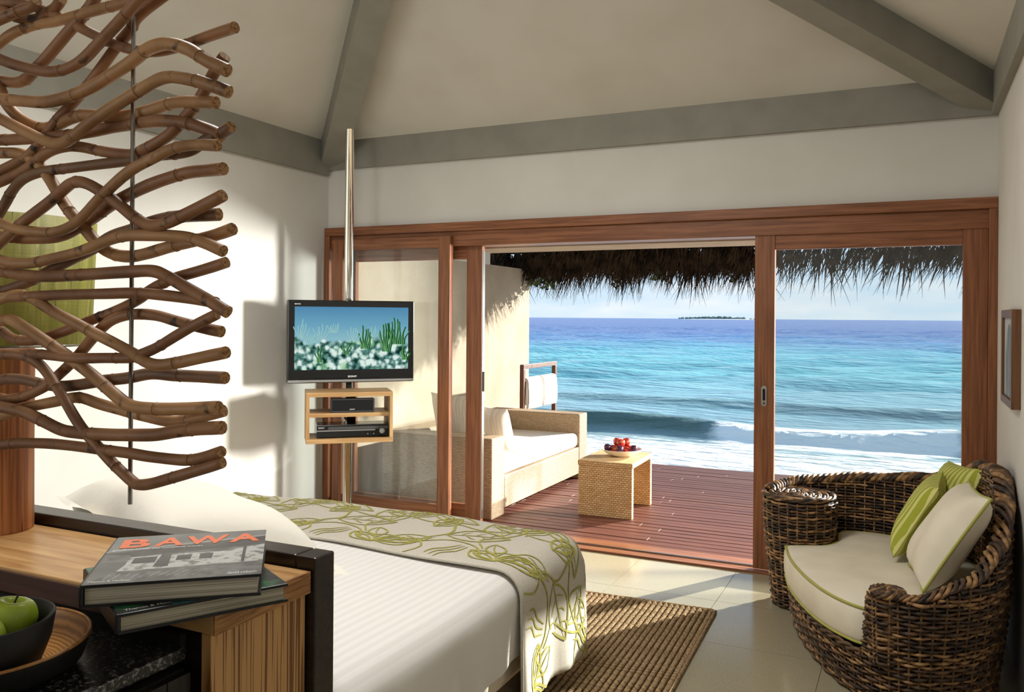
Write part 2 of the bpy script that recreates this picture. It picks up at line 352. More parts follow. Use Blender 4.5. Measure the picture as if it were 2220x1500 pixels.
creeper('eave_creeper', (-3.86, 9.0, 2.12), .17, .30, 420, 'leafy green creeper hanging from the eave above the end of the terrace wall', 6)
for k, (cx_, n_, dr) in enumerate(((-2.98, 30, .22), (-2.5, 40, .16), (-1.72, 26, .2))):
    creeper('leaf_sprig', (cx_, 8.97, 2.06), .05, dr, n_, ['small sprig of dark leaves in the thatch fringe beside the bushy creeper', 'spreading sprig of dark leaves in the middle of the thatch fringe', 'narrow sprig of dark leaves in the fringe near the door post'][k], 1)

# sea ------------------------------------------------------------------------
def sea():
    nr, nc = 430, 230; d0, d1 = 9.2, 5200.
    r = d0*(d1/d0)**(np.linspace(0, 1, nr)); a = np.radians(np.linspace(-62, 75, nc))
    RR, AA = np.meshgrid(r, a, indexing='ij'); X = -1.0-np.sin(AA)*RR; Y = np.cos(AA)*RR+0.0
    Z = np.full_like(X, -1.0)
    fade = np.clip((Y-12)/30, .25, 1)*np.clip(900/np.maximum(RR, 1), 0, 1)**.3
    for i in range(16):
        th_ = rng.normal(0, .35); wl = rng.uniform(1.3, 7.5); k = 2*np.pi/wl; ph = rng.uniform(0, 6.28)
        am = .012*wl**.9; res = np.clip((wl/(RR*.0150*2.2))**2, 0, 1)
        Z += am*fade*res*np.sin(k*(np.sin(th_)*X+np.cos(th_)*Y)+ph+.5*np.sin(X*.21+i))
    wob = .55*np.sin(X*.33+1)+.35*np.sin(X*.9)
    foam = np.zeros_like(X)
    # breaker, a second smaller swell behind it
    yc = 18.2-.12*(X+3)+wob; q = Y-yc
    hgt = .34*(1+.25*np.sin(X*.7)); ridge = np.where(q < 0, np.exp(-(q/.42)**2), np.exp(-(q/1.5)**2)); Z += hgt*ridge
    # crest tumbles (white) along part of its length, stays a green wall elsewhere
    br = np.clip(np.sin(X*.62+2.45)*2.0+.2, 0, 1); brk = br*np.exp(-((q+.3)/1.0)**2)
    foam = np.maximum(foam, brk*.95)
    foam = np.maximum(foam, np.clip((16.6+.5*wob-.10*(X+3)-Y)/1.6, 0, 1)*.95)
    foam = np.maximum(foam, np.clip((yc-Y-.7)/1.2, 0, 1)*.5)
    yc2 = 24.5-.1*(X+3)+.7*np.sin(X*.25); q2 = Y-yc2; Z += .22*np.where(q2 < 0, np.exp(-(q2/.5)**2), np.exp(-(q2/1.8)**2)); foam = np.maximum(foam, .38*np.clip(np.sin(X*1.1+.8)*2-1, 0, 1)*np.exp(-(q2/.35)**2))
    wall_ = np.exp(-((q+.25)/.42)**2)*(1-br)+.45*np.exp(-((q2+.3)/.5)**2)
    V = np.stack([X, Y, Z], -1).reshape(-1, 3)
    i, j = np.meshgrid(np.arange(nr-1), np.arange(nc-1), indexing='ij'); b = (i*nc+j).ravel()
    Fc = np.stack([b, b+nc, b+nc+1, b+1], -1)
    me = bpy.data.meshes.new('sea'); me.from_pydata(V.tolist(), [], Fc[:, ::-1].tolist())
    for nm, arr in (('foam', foam), ('face', wall_)):
        at = me.attributes.new(nm, 'FLOAT', 'POINT'); at.data.foreach_set('value', arr.ravel().astype(np.float32))
    me.polygons.foreach_set('use_smooth', [True]*len(me.polygons))
    if me.polygons[0].normal.z < 0: me.flip_normals()
    m = bpy.data.materials.new('sea_water'); m.use_nodes = True; nt = m.node_tree; N = nt.nodes; L = nt.links; bs = N['Principled BSDF']
    bs.inputs['Roughness'].default_value = .28; bs.inputs['Specular IOR Level'].default_value = .22
    tc = N.new('ShaderNodeTexCoord'); sp = N.new('ShaderNodeSeparateXYZ'); L.new(tc.outputs['Object'], sp.inputs[0])
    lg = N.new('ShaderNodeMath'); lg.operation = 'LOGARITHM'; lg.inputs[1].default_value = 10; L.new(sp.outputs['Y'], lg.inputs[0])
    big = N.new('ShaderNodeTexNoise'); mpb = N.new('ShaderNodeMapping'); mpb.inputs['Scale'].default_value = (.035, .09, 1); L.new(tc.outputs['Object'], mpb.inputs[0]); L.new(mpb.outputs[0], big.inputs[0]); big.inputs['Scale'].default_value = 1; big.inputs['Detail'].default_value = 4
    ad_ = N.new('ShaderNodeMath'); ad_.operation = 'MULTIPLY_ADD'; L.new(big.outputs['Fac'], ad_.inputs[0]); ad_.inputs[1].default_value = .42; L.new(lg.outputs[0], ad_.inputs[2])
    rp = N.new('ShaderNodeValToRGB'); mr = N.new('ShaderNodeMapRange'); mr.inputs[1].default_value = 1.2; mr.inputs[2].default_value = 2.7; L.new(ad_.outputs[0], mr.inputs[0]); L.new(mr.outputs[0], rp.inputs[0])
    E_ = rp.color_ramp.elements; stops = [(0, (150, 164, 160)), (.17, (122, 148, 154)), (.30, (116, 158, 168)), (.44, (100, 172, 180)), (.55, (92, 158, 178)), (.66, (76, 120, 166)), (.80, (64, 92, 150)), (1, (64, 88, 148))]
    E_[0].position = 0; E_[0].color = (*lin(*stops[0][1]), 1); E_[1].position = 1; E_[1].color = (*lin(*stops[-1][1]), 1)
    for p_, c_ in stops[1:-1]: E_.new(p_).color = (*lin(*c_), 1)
    # ripple contrast painted into the colour as patches of darker water
    n2 = N.new('ShaderNodeTexNoise'); mp2 = N.new('ShaderNodeMapping'); mp2.inputs['Scale'].default_value = (.35, 1.5, 1); L.new(tc.outputs['Object'], mp2.inputs[0]); L.new(mp2.outputs[0], n2.inputs[0]); n2.inputs['Scale'].default_value = 1; n2.inputs['Detail'].default_value = 8; n2.inputs['Roughness'].default_value = .62
    r2 = N.new('ShaderNodeMapRange'); r2.inputs[1].default_value = .5; r2.inputs[2].default_value = .72; r2.inputs[4].default_value = .55; L.new(n2.outputs['Fac'], r2.inputs[0])
    mA = N.new('ShaderNodeMixRGB'); L.new(r2.outputs[0], mA.inputs[0]); L.new(rp.outputs[0], mA.inputs[1]); mA.inputs[2].default_value = (*lin(54, 80, 110), 1)
    n5 = N.new('ShaderNodeTexNoise'); mp5 = N.new('ShaderNodeMapping'); mp5.inputs['Scale'].default_value = (.45, 2.1, 1); mp5.inputs['Location'].default_value = (31, 7, 0); L.new(tc.outputs['Object'], mp5.inputs[0]); L.new(mp5.outputs[0], n5.inputs[0]); n5.inputs['Scale'].default_value = 1; n5.inputs['Detail'].default_value = 8; n5.inputs['Roughness'].default_value = .65
    r5 = N.new('ShaderNodeMapRange'); r5.inputs[1].default_value = .52; r5.inputs[2].default_value = .72; r5.inputs[4].default_value = .75; L.new(n5.outputs['Fac'], r5.inputs[0])
    mL = N.new('ShaderNodeMixRGB'); L.new(r5.outputs[0], mL.inputs[0]); L.new(mA.outputs[0], mL.inputs[1]); mL.inputs[2].default_value = (*lin(158, 186, 194), 1); mA = mL  # pale wave glints painted into the water colour
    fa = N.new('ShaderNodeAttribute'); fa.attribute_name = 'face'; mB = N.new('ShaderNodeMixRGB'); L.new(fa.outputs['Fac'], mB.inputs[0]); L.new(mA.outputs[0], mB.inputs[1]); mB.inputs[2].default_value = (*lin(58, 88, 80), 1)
    fo = N.new('ShaderNodeAttribute'); fo.attribute_name = 'foam'
    n3 = N.new('ShaderNodeTexNoise'); mp3 = N.new('ShaderNodeMapping'); mp3.inputs['Scale'].default_value = (1.5, 2.6, 2.6); L.new(tc.outputs['Object'], mp3.inputs[0]); L.new(mp3.outputs[0], n3.inputs[0]); n3.inputs['Scale'].default_value = 1; n3.inputs['Detail'].default_value = 8; n3.inputs['Roughness'].default_value = .68
    s3 = N.new('ShaderNodeMath'); s3.operation = 'ADD'; L.new(fo.outputs['Fac'], s3.inputs[0]); L.new(n3.outputs['Fac'], s3.inputs[1])
    r3 = N.new('ShaderNodeMapRange'); r3.inputs[1].default_value = .76; r3.inputs[2].default_value = 1.12; L.new(s3.outputs[0], r3.inputs[0])
    mC = N.new('ShaderNodeMixRGB'); L.new(r3.outputs[0], mC.inputs[0]); L.new(mB.outputs[0], mC.inputs[1]); mC.inputs[2].default_value = (*lin(226, 228, 224), 1)
    L.new(mC.outputs[0], bs.inputs['Base Color'])
    rr_ = N.new('ShaderNodeMapRange'); rr_.inputs[3].default_value = .28; rr_.inputs[4].default_value = .9; L.new(r3.outputs[0], rr_.inputs[0]); L.new(rr_.outputs[0], bs.inputs['Roughness'])
    n4 = N.new('ShaderNodeTexNoise'); mp4 = N.new('ShaderNodeMapping'); mp4.inputs['Scale'].default_value = (1.1, 3.4, 1); L.new(tc.outputs['Object'], mp4.inputs[0]); L.new(mp4.outputs[0], n4.inputs[0]); n4.inputs['Scale'].default_value = 1; n4.inputs['Detail'].default_value = 6
    bp = N.new('ShaderNodeBump'); bp.inputs['Strength'].default_value = .8; bp.inputs['Distance'].default_value = .25; L.new(n4.outputs['Fac'], bp.inputs['Height']); L.new(bp.outputs[0], bs.inputs['Normal'])
    me.materials.append(m)
    o = bpy.data.objects.new('sea', me); COL.objects.link(o)
    tag(o, 'blue and turquoise sea with a breaking wave and white foam beyond the deck', 'sea', kind='stuff')
sea()
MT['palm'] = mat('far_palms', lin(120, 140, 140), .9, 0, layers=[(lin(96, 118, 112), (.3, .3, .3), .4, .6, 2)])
MT['sand'] = mat('far_sand', lin(214, 214, 208), .9, 0)
isl = empty('island', (-430, 2100, -1.0), label='low distant island with a line of palms on the horizon', cat='island')
obj('beach', G().lathe([(0, 1.6), (70, 1.4), (100, .2), (108, -2)], 40, sy=.35), MT['sand'], isl)
ig = G()
for i in range(150):
    x = random.gauss(-12, 42); x = max(-98, min(98, x)); h = random.uniform(3.5, 8)*(1-.4*abs(x)/100); y0 = random.uniform(-8, 14); w = random.uniform(2, 4.5)
    ig.lathe([(w*.5, 0), (w, h*.45), (w*.75, h*.8), (0, h)], 6, (x, y0, .8))
obj('palm_trees', ig, MT['palm'], isl, kind='stuff')

# terrace furniture ----------------------------------------------------------
sf = empty('wicker_sofa', (-3.335, 6.675, 0), label='pale woven wicker sofa daybed standing on the wooden deck', cat='sofa')
ox, oy = -3.335, 6.675
def loc(b): return (b[0]-ox, b[1]-ox, b[2]-oy, b[3]-oy, b[4], b[5])
boxo('armrest', loc((-3.83, -2.84, 5.65, 5.872, 0.0, .61)), MT['wicker'], sf, .012)
boxo('armrest', loc((-3.83, -2.84, 7.49, 7.705, .0, .61)), MT['wicker'], sf, .012)
boxo('backrest', loc((-3.83, -3.60, 5.873, 7.489, .06, .608)), MT['wicker'], sf, .012)
boxo('seat_base', loc((-3.6, -2.842, 5.873, 7.489, .05, .30)), MT['wicker'], sf, .008)
obj('seat_cushion', G().box(-.375, .375, -.80, .80, 0, .135), MT['linen'], bevel=.045, seg=4, smooth=True, loc=(-3.22, 6.68, .30), label='long white seat cushion lying on the wicker sofa', cat='cushion')
def pillow_mesh(name, w, h, t, mats, n=18, corner=.07, wr=.006):
    g = G()
    for sgn in (1, -1):
        def fn(a, b):
            u, v = 2*a-1, 2*b-1
            x = u*w/2*(1-corner*(1-v*v)); y_ = v*h/2*(1-corner*(1-u*u))
            z = t/2*((1-u**4)*(1-v**4))**.55+wr*math.sin(5*u+3*v)*(1-u*u)*(1-v*v)
            return (x, y_, sgn*z)
        g.grid(fn, n, n, flip=(sgn < 0))
    return g
def pillow_border(w, h, corner=.07, n=16):
    P = []
    for (u0, v0, u1, v1) in ((-1, -1, 1, -1), (1, -1, 1, 1), (1, 1, -1, 1), (-1, 1, -1, -1)):
        for i in range(n):
            k = i/n; u = u0+(u1-u0)*k; v = v0+(v1-v0)*k; P.append((u*w/2*(1-corner*(1-v*v)), v*h/2*(1-corner*(1-u*u)), 0))
    return P
def orient(normal, up=(0, 0, 1), twist=0):
    n = Vector(normal).normalized(); u = Vector(up); u = (u-n*u.dot(n)).normalized(); r = u.cross(n)
    return (Matrix((r, u, n)).transposed() @ Matrix.Rotation(twist, 3, 'Z')).to_euler()
def pillow(name, c, w, h, t, normal, m, label, twist=0, pipe=None, flange=0, group=None):
    o = obj(name, pillow_mesh(name, w, h, t, [m]), m, smooth=True, loc=c, rot=orient(normal, twist=twist), label=label, cat='pillow', group=group)
    if pipe: obj('piping', G().tube(pillow_border(w, h), .0065, 6, closed=True), pipe, o, smooth=True)
    if flange:
        B = pillow_border(w, h); g = G(); nb = len(B)
        for i, p in enumerate(B):
            s_ = 1+flange*(1+.25*math.sin(i*.9)); g.v += [(p[0], p[1], 0), (p[0]*s_, p[1]*s_, .012*math.sin(i*.7))]
        for i in range(nb): k = (i+1) % nb; g.f.append((2*i, 2*i+1, 2*k+1, 2*k)); g.m.append(0)
        obj('flange', g, m, o, smooth=True)
    return o
MT['sheer'] = mat('white_cotton', lin(240, 235, 226), .85, .1, layers=[(lin(226, 218, 204), (60, 3, 3), .45, .6, 1)])
pillow('sofa_pillow', (-3.365, 6.03, .68), .44, .46, .15, (.15, 1, .25), MT['sheer'], 'tall white pillow standing against the near arm of the wicker sofa, beside the back')
pillow('sofa_pillow', (-2.99, 6.04, .63), .30, .38, .14, (.35, 1, .3), MT['sheer'], 'small white pillow leaning in the front corner of the wicker sofa')
pillow('sofa_pillow', (-3.27, 6.23, .625), .36, .38, .13, (.2, 1, .45), MT['sheer'], 'white pillow leaning on the other pillows in the middle of the sofa arm')
# side table and fruit
tb = empty('side_table', (-2.125, 6.435, 0), rz=R(1.5), label='honey coloured woven side table shaped like an arch, on the deck', cat='table')
boxo('side_panel', (-.215, .215, -.295, -.25, 0, .385), MT['wicker2'], tb, .005); boxo('side_panel', (-.215, .215, .25, .295, 0, .385), MT['wicker2'], tb, .005)
boxo('table_top', (-.22, .22, -.30, .30, .385, .425), MT['wicker2'], tb, .006)
MT['ceram'] = mat('cream_ceramic', lin(232, 224, 206), .3, .5)
obj('fruit_bowl', G().lathe([(0, .0), (.07, .0), (.12, .022), (.165, .055), (.168, .058), (.163, .059), (.118, .028), (.06, .01), (0, .008)], 40), MT['ceram'], smooth=True, loc=(-2.09, 6.46, .426), label='shallow cream bowl of red fruit on the woven side table', cat='bowl')
MT['red'] = mat('red_skin', lin(172, 48, 34), .3, .4, layers=[(lin(206, 140, 78), (22, 22, 22), .55, .72, 2)])
MT['plum'] = mat('plum_skin', lin(70, 34, 58), .35, .4)
apple_prof = [(0, -.026), (.012, -.031), (.022, -.027), (.031, -.010), (.034, .006), (.030, .020), (.020, .029), (.010, .029), (.004, .023), (0, .019)]
red_me = G().lathe(apple_prof, 20).mesh('fruit', [MT['red']], True); plum_me = G().lathe([(x*.85, z*.85) for x, z in apple_prof], 16).mesh('fruit', [MT['plum']], True)
heap = [(0, 0, .046, 0)]+[(.0715*math.cos(R(60*k+12)), .0715*math.sin(R(60*k+12)), .053, 0) for k in range(6)]
heap += [(.0415*math.cos(R(120*k+42)), .0415*math.sin(R(120*k+42)), .108, 0) for k in range(3)]+[(.121*math.cos(R(a_)), .121*math.sin(R(a_)), .072, 1) for a_ in (-138, -78, -18)]
for i, (fx, fy, fz, pl) in enumerate(heap):
    f_ = obj('plum' if pl else 'red_fruit', plum_me if pl else red_me, None, loc=(-2.09+fx, 6.46+fy, .426+fz), rot=(random.uniform(-.2, .2), random.uniform(-.2, .2), random.uniform(0, 6)),
        label='dark purple plum among the red fruit in the bowl' if pl else 'round red fruit heaped in the cream bowl on the woven table', cat='fruit', group='plums in the cream bowl' if pl else 'red fruit in the cream bowl')
# towel rack
rk = empty('towel_rack', (-3.57, 8.2, 0), label='dark wooden towel rack standing behind the wicker sofa', cat='rack')
for py in (-.42, .42): boxo('post', (-.022, .022, py-.022, py+.022, 0, 1.0), MT['dkframe'], rk, .003)
boxo('top_bar', (-.022, .022, -.442, .442, 1.0, 1.045), MT['dkframe'], rk, .003); boxo('towel_bar', (-.015, .015, -.40, .40, .845, .875), MT['dkframe'], rk, .003)
boxo('foot_bar', (-.02, .02, -.40, .40, .08, .12), MT['dkframe'], rk, .003)
def towel(yc, wd, lab):
    g = G(); prof = []
    for (r_, dz) in ((.052, 0),):
        prof = [(.05, -.27), (.062, -.20), (.06, -.08), (.052, .0)]+[(.052*math.cos(a), .052*math.sin(a)) for a in [R(20*i) for i in range(1, 9)]]+[(-.052, 0), (-.06, -.10), (-.058, -.24)]
        inn = [(.022, -.27), (.02, -.1), (.018, 0)]+[(.018*math.cos(a), .018*math.sin(a)) for a in [R(20*i) for i in range(1, 9)]]+[(-.018, 0), (-.02, -.1), (-.022, -.24)]
    n = len(prof); ny = 6
    def ring(P, yv, s_): return [(x*s_, yv, z) for x, z in P]
    ys = [-wd/2, -wd/2+.012, -wd/4, 0, wd/4, wd/2-.012, wd/2]; sc = [.9, 1, 1.03, 1.04, 1.03, 1, .9]
    b = 0
    for yv, s_ in zip(ys, sc): g.v += ring(prof, yv, s_)
    for i in range(len(ys)-1):
        for k in range(n-1): g.f.append((i*n+k, i*n+k+1, (i+1)*n+k+1, (i+1)*n+k)); g.m.append(0)
    b = len(g.v); m_ = len(inn)
    for yv in ys: g.v += ring(inn, yv, 1)
    for i in range(len(ys)-1):
        for k in range(m_-1): g.f.append((b+i*m_+k, b+(i+1)*m_+k, b+(i+1)*m_+k+1, b+i*m_+k+1)); g.m.append(0)
    for i in (0, len(ys)-1):      # close the sides and hems
        for k in range(n-1):
            k2 = min(k*m_//n, m_-1); k3 = min((k+1)*m_//n, m_-1); q = [i*n+k, i*n+k+1, b+i*m_+k3]+([b+i*m_+k2] if k2 != k3 else [])
            g.f.append(tuple(q)); g.m.append(0)
    for i in range(len(ys)-1):
        g.f.append((i*n, (i+1)*n, b+(i+1)*m_, b+i*m_)); g.m.append(0); g.f.append((i*n+n-1, b+i*m_+m_-1, b+(i+1)*m_+m_-1, (i+1)*n+n-1)); g.m.append(0)
    o = obj('towel', g, MT['towel'], smooth=True, loc=(-3.57, yc, .86), label=lab, cat='towel', group='folded white towels on the rack'); return o
towel(8.0, .345, 'folded white towel on the rack, nearer to the sofa arm'); towel(8.405, .345, 'folded white towel on the rack, on the seaward half of the bar')

# ------------------------------------------------------------------ picture on the right wall
pc = empty('framed_picture', (XR, 4.345, 1.366), label='wooden box frame with a grey landscape photo on the right wall', cat='picture')
MT['frwood'] = wood('oak_frame', lin(122, 84, 56), lin(88, 58, 36), 'z', .5)
for b in ((-.036, 0, -.23, -.195, -.212, .212), (-.036, 0, .195, .23, -.212, .212), (-.036, 0, -.195, .195, .177, .212), (-.036, 0, -.195, .195, -.212, -.177)): boxo('frame_bar', b, MT['frwood'], pc, .002)
MT['photo'] = mat('grey_print', lin(176, 176, 172), .5, .2)
MT['photo2'] = mat('dark_print', lin(104, 106, 100), .5, .2, layers=[(lin(140, 142, 138), (30, 30, 8), .5, .62, 3)])
boxo('photo', (-.024, -.01, -.195, .195, -.177, .177), MT['photo'], pc)
obj('photo_arch', G().add([(-.0245, yv, zv) for yv, zv in [(-.15, -.177), (.14, -.177)]+[(-.005+.145*math.cos(a), -.05+.2*math.sin(a)) for a in [PI*i/16 for i in range(17)]]], [tuple(range(19))]), MT['photo2'], pc)

# ------------------------------------------------------------------ television column
TX, TY = -3.60, 4.885
pole_top = ZC+PIT*(DY-TY)
pl = empty('steel_pole', (TX, TY, 0), label='polished steel floor to ceiling pole carrying the television', cat='pole')
obj('shaft', G().tube([(0, 0, .0), (0, 0, pole_top+.02)], .031, 28), MT['chrome'], pl, smooth=True)
obj('collar', G().lathe([(.031, 0), (.042, 0), (.042, .03), (.031, .03)], 28, (0, 0, .80)), MT['chrome'], pl, smooth=False)
obj('foot_plate', G().lathe([(0, .0), (.08, 0), (.08, .008), (.031, .012)], 28), MT['chrome'], pl)
MT['gloss'] = mat('black_gloss_plastic', lin(16, 16, 17), .18, .5); MT['matt'] = mat('black_matt', lin(18, 18, 20), .7, .2)
MT['silver'] = mat('silver_trim', lin(176, 176, 176), .3, .5, .8); MT['wtext'] = mat('white_print', lin(225, 225, 225), .6); MT['charc'] = mat('charcoal_plastic', lin(70, 70, 70), .45)
AT = R(47)
rt = Vector((math.cos(AT), math.sin(AT), 0)); nf = Vector((math.sin(AT), -math.cos(AT), 0))
tvp = Vector((TX, TY, 0))+nf*.13
tv = empty('television', (tvp.x, tvp.y, 1.352), AT, label='black flat television showing an underwater reef, on the steel pole', cat='television')
HWt, HHt = .437, .283
boxo('casing', (-HWt, HWt, -.02, .06, -HHt, HHt), MT['gloss'], tv, .008)
boxo('bezel', (-HWt+.004, HWt-.004, -.03, -.02, -HHt+.03, HHt-.004), MT['gloss'], tv, .003)
boxo('silver_strip', (-HWt+.002, HWt-.002, -.032, -.018, -HHt+.006, -HHt+.022), MT['silver'], tv, .002)
boxo('wall_bracket', (-.06, .06, .06, .098, -.1, .1), MT['matt'], tv)
# screen: local x -0.39..0.39, z -0.19..0.235
def screen_mat():
    m = bpy.data.materials.new('reef_picture'); m.use_nodes = True; nt = m.node_tree; N = nt.nodes; L = nt.links; N.clear()
    out = N.new('ShaderNodeOutputMaterial'); em = N.new('ShaderNodeEmission'); L.new(em.outputs[0], out.inputs[0]); em.inputs['Strength'].default_value = .92
    tc = N.new('ShaderNodeTexCoord'); sp = N.new('ShaderNodeSeparateXYZ'); L.new(tc.outputs['Object'], sp.inputs[0])
    mr = N.new('ShaderNodeMapRange'); mr.inputs[1].default_value = -.05; mr.inputs[2].default_value = .235; L.new(sp.outputs['Z'], mr.inputs[0])
    rp = N.new('ShaderNodeValToRGB'); L.new(mr.outputs[0], rp.inputs[0]); e = rp.color_ramp.elements
    e[0].color = (*lin(160, 205, 210), 1); e[1].color = (*lin(84, 140, 178), 1); q = e.new(.55); q.color = (*lin(112, 170, 196), 1)
    mp = N.new('ShaderNodeMapping'); mp.inputs['Scale'].default_value = (6, 1, 5); L.new(tc.outputs['Object'], mp.inputs[0])
    n1 = N.new('ShaderNodeTexNoise'); n1.inputs['Scale'].default_value = 1; n1.inputs['Detail'].default_value = 4; L.new(mp.outputs[0], n1.inputs[0])
    # reef outline: z below a noisy line
    h = N.new('ShaderNodeMath'); h.operation = 'MULTIPLY_ADD'; L.new(n1.outputs['Fac'], h.inputs[0]); h.inputs[1].default_value = .26; h.inputs[2].default_value = -.115
    d = N.new('ShaderNodeMath'); d.operation = 'SUBTRACT'; L.new(h.outputs[0], d.inputs[0]); L.new(sp.outputs['Z'], d.inputs[1])
    mk = N.new('ShaderNodeMapRange'); mk.inputs[1].default_value = -.006; mk.inputs[2].default_value = .02; L.new(d.outputs[0], mk.inputs[0])
    vo = N.new('ShaderNodeTexVoronoi'); vo.inputs['Scale'].default_value = 26; L.new(tc.outputs['Object'], vo.inputs['Vector'])
    n2 = N.new('ShaderNodeTexNoise'); n2.inputs['Scale'].default_value = 22; n2.inputs['Detail'].default_value = 7; L.new(tc.outputs['Object'], n2.inputs[0])
    sm = N.new('ShaderNodeMath'); sm.operation = 'MULTIPLY_ADD'; L.new(vo.outputs['Distance'], sm.inputs[0]); sm.inputs[1].default_value = -.55; L.new(n2.outputs['Fac'], sm.inputs[2])
    r2 = N.new('ShaderNodeValToRGB'); L.new(sm.outputs[0], r2.inputs[0]); f = r2.color_ramp.elements
    f[0].position = .0; f[0].color = (*lin(22, 52, 46), 1); f[1].position = .36; f[1].color = (*lin(226, 244, 236), 1); f.new(.17).color = (*lin(96, 146, 138), 1)
    n3 = N.new('ShaderNodeTexNoise'); n3.inputs['Scale'].default_value = 9; L.new(tc.outputs['Object'], n3.inputs[0]); r3 = N.new('ShaderNodeMapRange'); r3.inputs[1].default_value = .52; r3.inputs[2].default_value = .64; r3.inputs[4].default_value = .6; L.new(n3.outputs['Fac'], r3.inputs[0])
    g1 = N.new('ShaderNodeMixRGB'); g1.blend_type = 'MULTIPLY'; L.new(r3.outputs[0], g1.inputs[0]); L.new(r2.outputs[0], g1.inputs[1]); g1.inputs[2].default_value = (*lin(120, 200, 110), 1)
    mx = N.new('ShaderNodeMixRGB'); L.new(mk.outputs[0], mx.inputs[0]); L.new(rp.outputs[0], mx.inputs[1]); L.new(g1.outputs[0], mx.inputs[2]); L.new(mx.outputs[0], em.inputs[0])
    return m
def emis(name, c, s=.9):
    m = bpy.data.materials.new(name); m.use_nodes = True; N = m.node_tree.nodes; b = N['Principled BSDF']; b.inputs['Base Color'].default_value = (0, 0, 0, 1); b.inputs['Emission Color'].default_value = (*c, 1); b.inputs['Emission Strength'].default_value = s; b.inputs['Specular IOR Level'].default_value = 0; return m
scr = obj('screen', G().add([(-.392, -.0305, -.192), (.392, -.0305, -.192), (.392, -.0305, .238), (-.392, -.0305, .238)], [(0, 1, 2, 3)]), screen_mat(), tv)
cg_ = G()
def coral(cx, z0, n, hgt, spread, w, mi):
    for i in range(n):
        t = (i+.5)/n*2-1; x = cx+t*spread; hh = hgt*(1-.45*abs(t))*random.uniform(.75, 1.1); lean = t*.03+random.gauss(0, .008); ww = w*random.uniform(.8, 1.2)
        for (m_, dx, k, yo) in ((mi, 0, 1, -.0307-.00004*i), (mi+1, -ww*.55, .28, -.03075-.00004*i)):
            P = [(x+dx+lean*s_**1.5+.004*math.sin(s_*6+i), z0+hh*s_) for s_ in [j/6 for j in range(7)]]; b = len(cg_.v)
            for j, (px_, pz) in enumerate(P):
                r_ = ww*k*(1-.35*(j/6)); cg_.v += [(px_-r_, yo, pz), (px_+r_, yo, pz)]
            cg_.v.append((P[-1][0], yo, P[-1][1]+ww*k))
            for j in range(6): cg_.f.append((b+2*j, b+2*j+1, b+2*j+3, b+2*j+2)); cg_.m.append(m_)
            cg_.f.append((b+12, b+13, b+14)); cg_.m.append(m_)
for cx_, z_, h_ in ((-.345, .02, .13), (-.30, -.02, .09), (-.21, .02, .11), (-.13, .06, .08), (.01, .0, .12), (.14, .03, .08), (-.25, -.01, .07)): coral(cx_, z_, 6, h_, .028, .0045, 2)
for a_ in ((.235, -.07, 7, .25, .03, .008), (.31, -.02, 9, .20, .055, .008), (.085, -.05, 7, .17, .03, .007), (-.045, -.09, 4, .09, .016, .006), (-.225, -.14, 4, .11, .016, .006), (.37, -.13, 4, .09, .02, .01)): coral(*a_, 0)
obj('coral_print', cg_, [emis('green_coral', lin(30, 84, 48)), emis('green_coral_light', lin(122, 184, 120)), emis('far_coral', lin(132, 186, 192)), emis('far_coral_light', lin(186, 222, 222))], scr, kind='stuff')
def lettering(name, body, w, m, parent, loc_, rot, h=None, bold=.012): return obj(name, text_mesh(body, w, m, h, bold), m, parent, loc=loc_, rot=rot)
lettering('maker_name', 'SONY', .062, MT['wtext'], tv, (-.031, -.0308, -.246), (R(90), 0, 0), .012)
lettering('model_name', 'BRAVIA', .04, MT['wtext'], tv, (-.392, -.0308, .252), (R(90), 0, 0), .007)
# shelf box
AS = R(41); nf2 = Vector((math.sin(AS), -math.cos(AS), 0)); rt2 = Vector((math.cos(AS), math.sin(AS), 0)); sp_ = Vector((TX, TY, 0))+nf2*.205-rt2*.014
MT['oak'] = wood('oak_board', lin(196, 160, 112), lin(160, 120, 76), 'x', .45, fine=40, long_=2)
MT['oakz'] = wood('oak_side', lin(196, 160, 112), lin(160, 120, 76), 'z', .45, fine=40, long_=2)
sh = empty('shelf_box', (sp_.x, sp_.y, .683), AS, label='small open oak shelf box fixed to the pole below the television', cat='shelf')
hw, dp = .285, .16
boxo('board', (-hw, hw, -dp, dp, .0, .030), MT['oak'], sh, .002); boxo('board', (-hw, hw, -dp, dp, .308, .338), MT['oak'], sh, .002); boxo('board', (-hw+.022, hw-.022, -dp+.02, dp, .172, .198), MT['oak'], sh, .002)
boxo('side', (-hw, -hw+.022, -dp, dp, .030, .308), MT['oakz'], sh, .002); boxo('side', (hw-.022, hw, -dp, dp, .030, .308), MT['oakz'], sh, .002)
boxo('bracket', (.005, .065, dp, dp+.012, .05, .29), MT['matt'], sh)
def on_shelf(dx, dy, z): p = sp_+rt2*dx-nf2*dy; return (p.x, p.y, z)
cs = empty('centre_speaker', on_shelf(.02, -.085, .882), AS, label='small black centre speaker on the upper shelf under the television', cat='speaker')
boxo('casing', (-.145, .145, -.04, .03, 0, .092), MT['charc'], cs, .006); boxo('grille', (-.135, .135, -.043, -.04, .012, .084), MT['matt'], cs)
lettering('maker_name', 'SONY', .034, MT['wtext'], cs, (-.02, -.0435, .018), (R(90), 0, 0), .007)
dv = empty('disc_player', on_shelf(.02, -.045, .714), AS, label='black disc player with a round silver knob on the lowest shelf board', cat='player')
boxo('casing', (-.235, .235, -.085, .10, .006, .088), MT['gloss'], dv, .004); boxo('silver_band', (-.235, .15, -.0875, -.085, .046, .053), MT['silver'], dv); boxo('disc_drawer', (-.16, .235, -.0865, -.085, .056, .075), MT['charc'], dv)
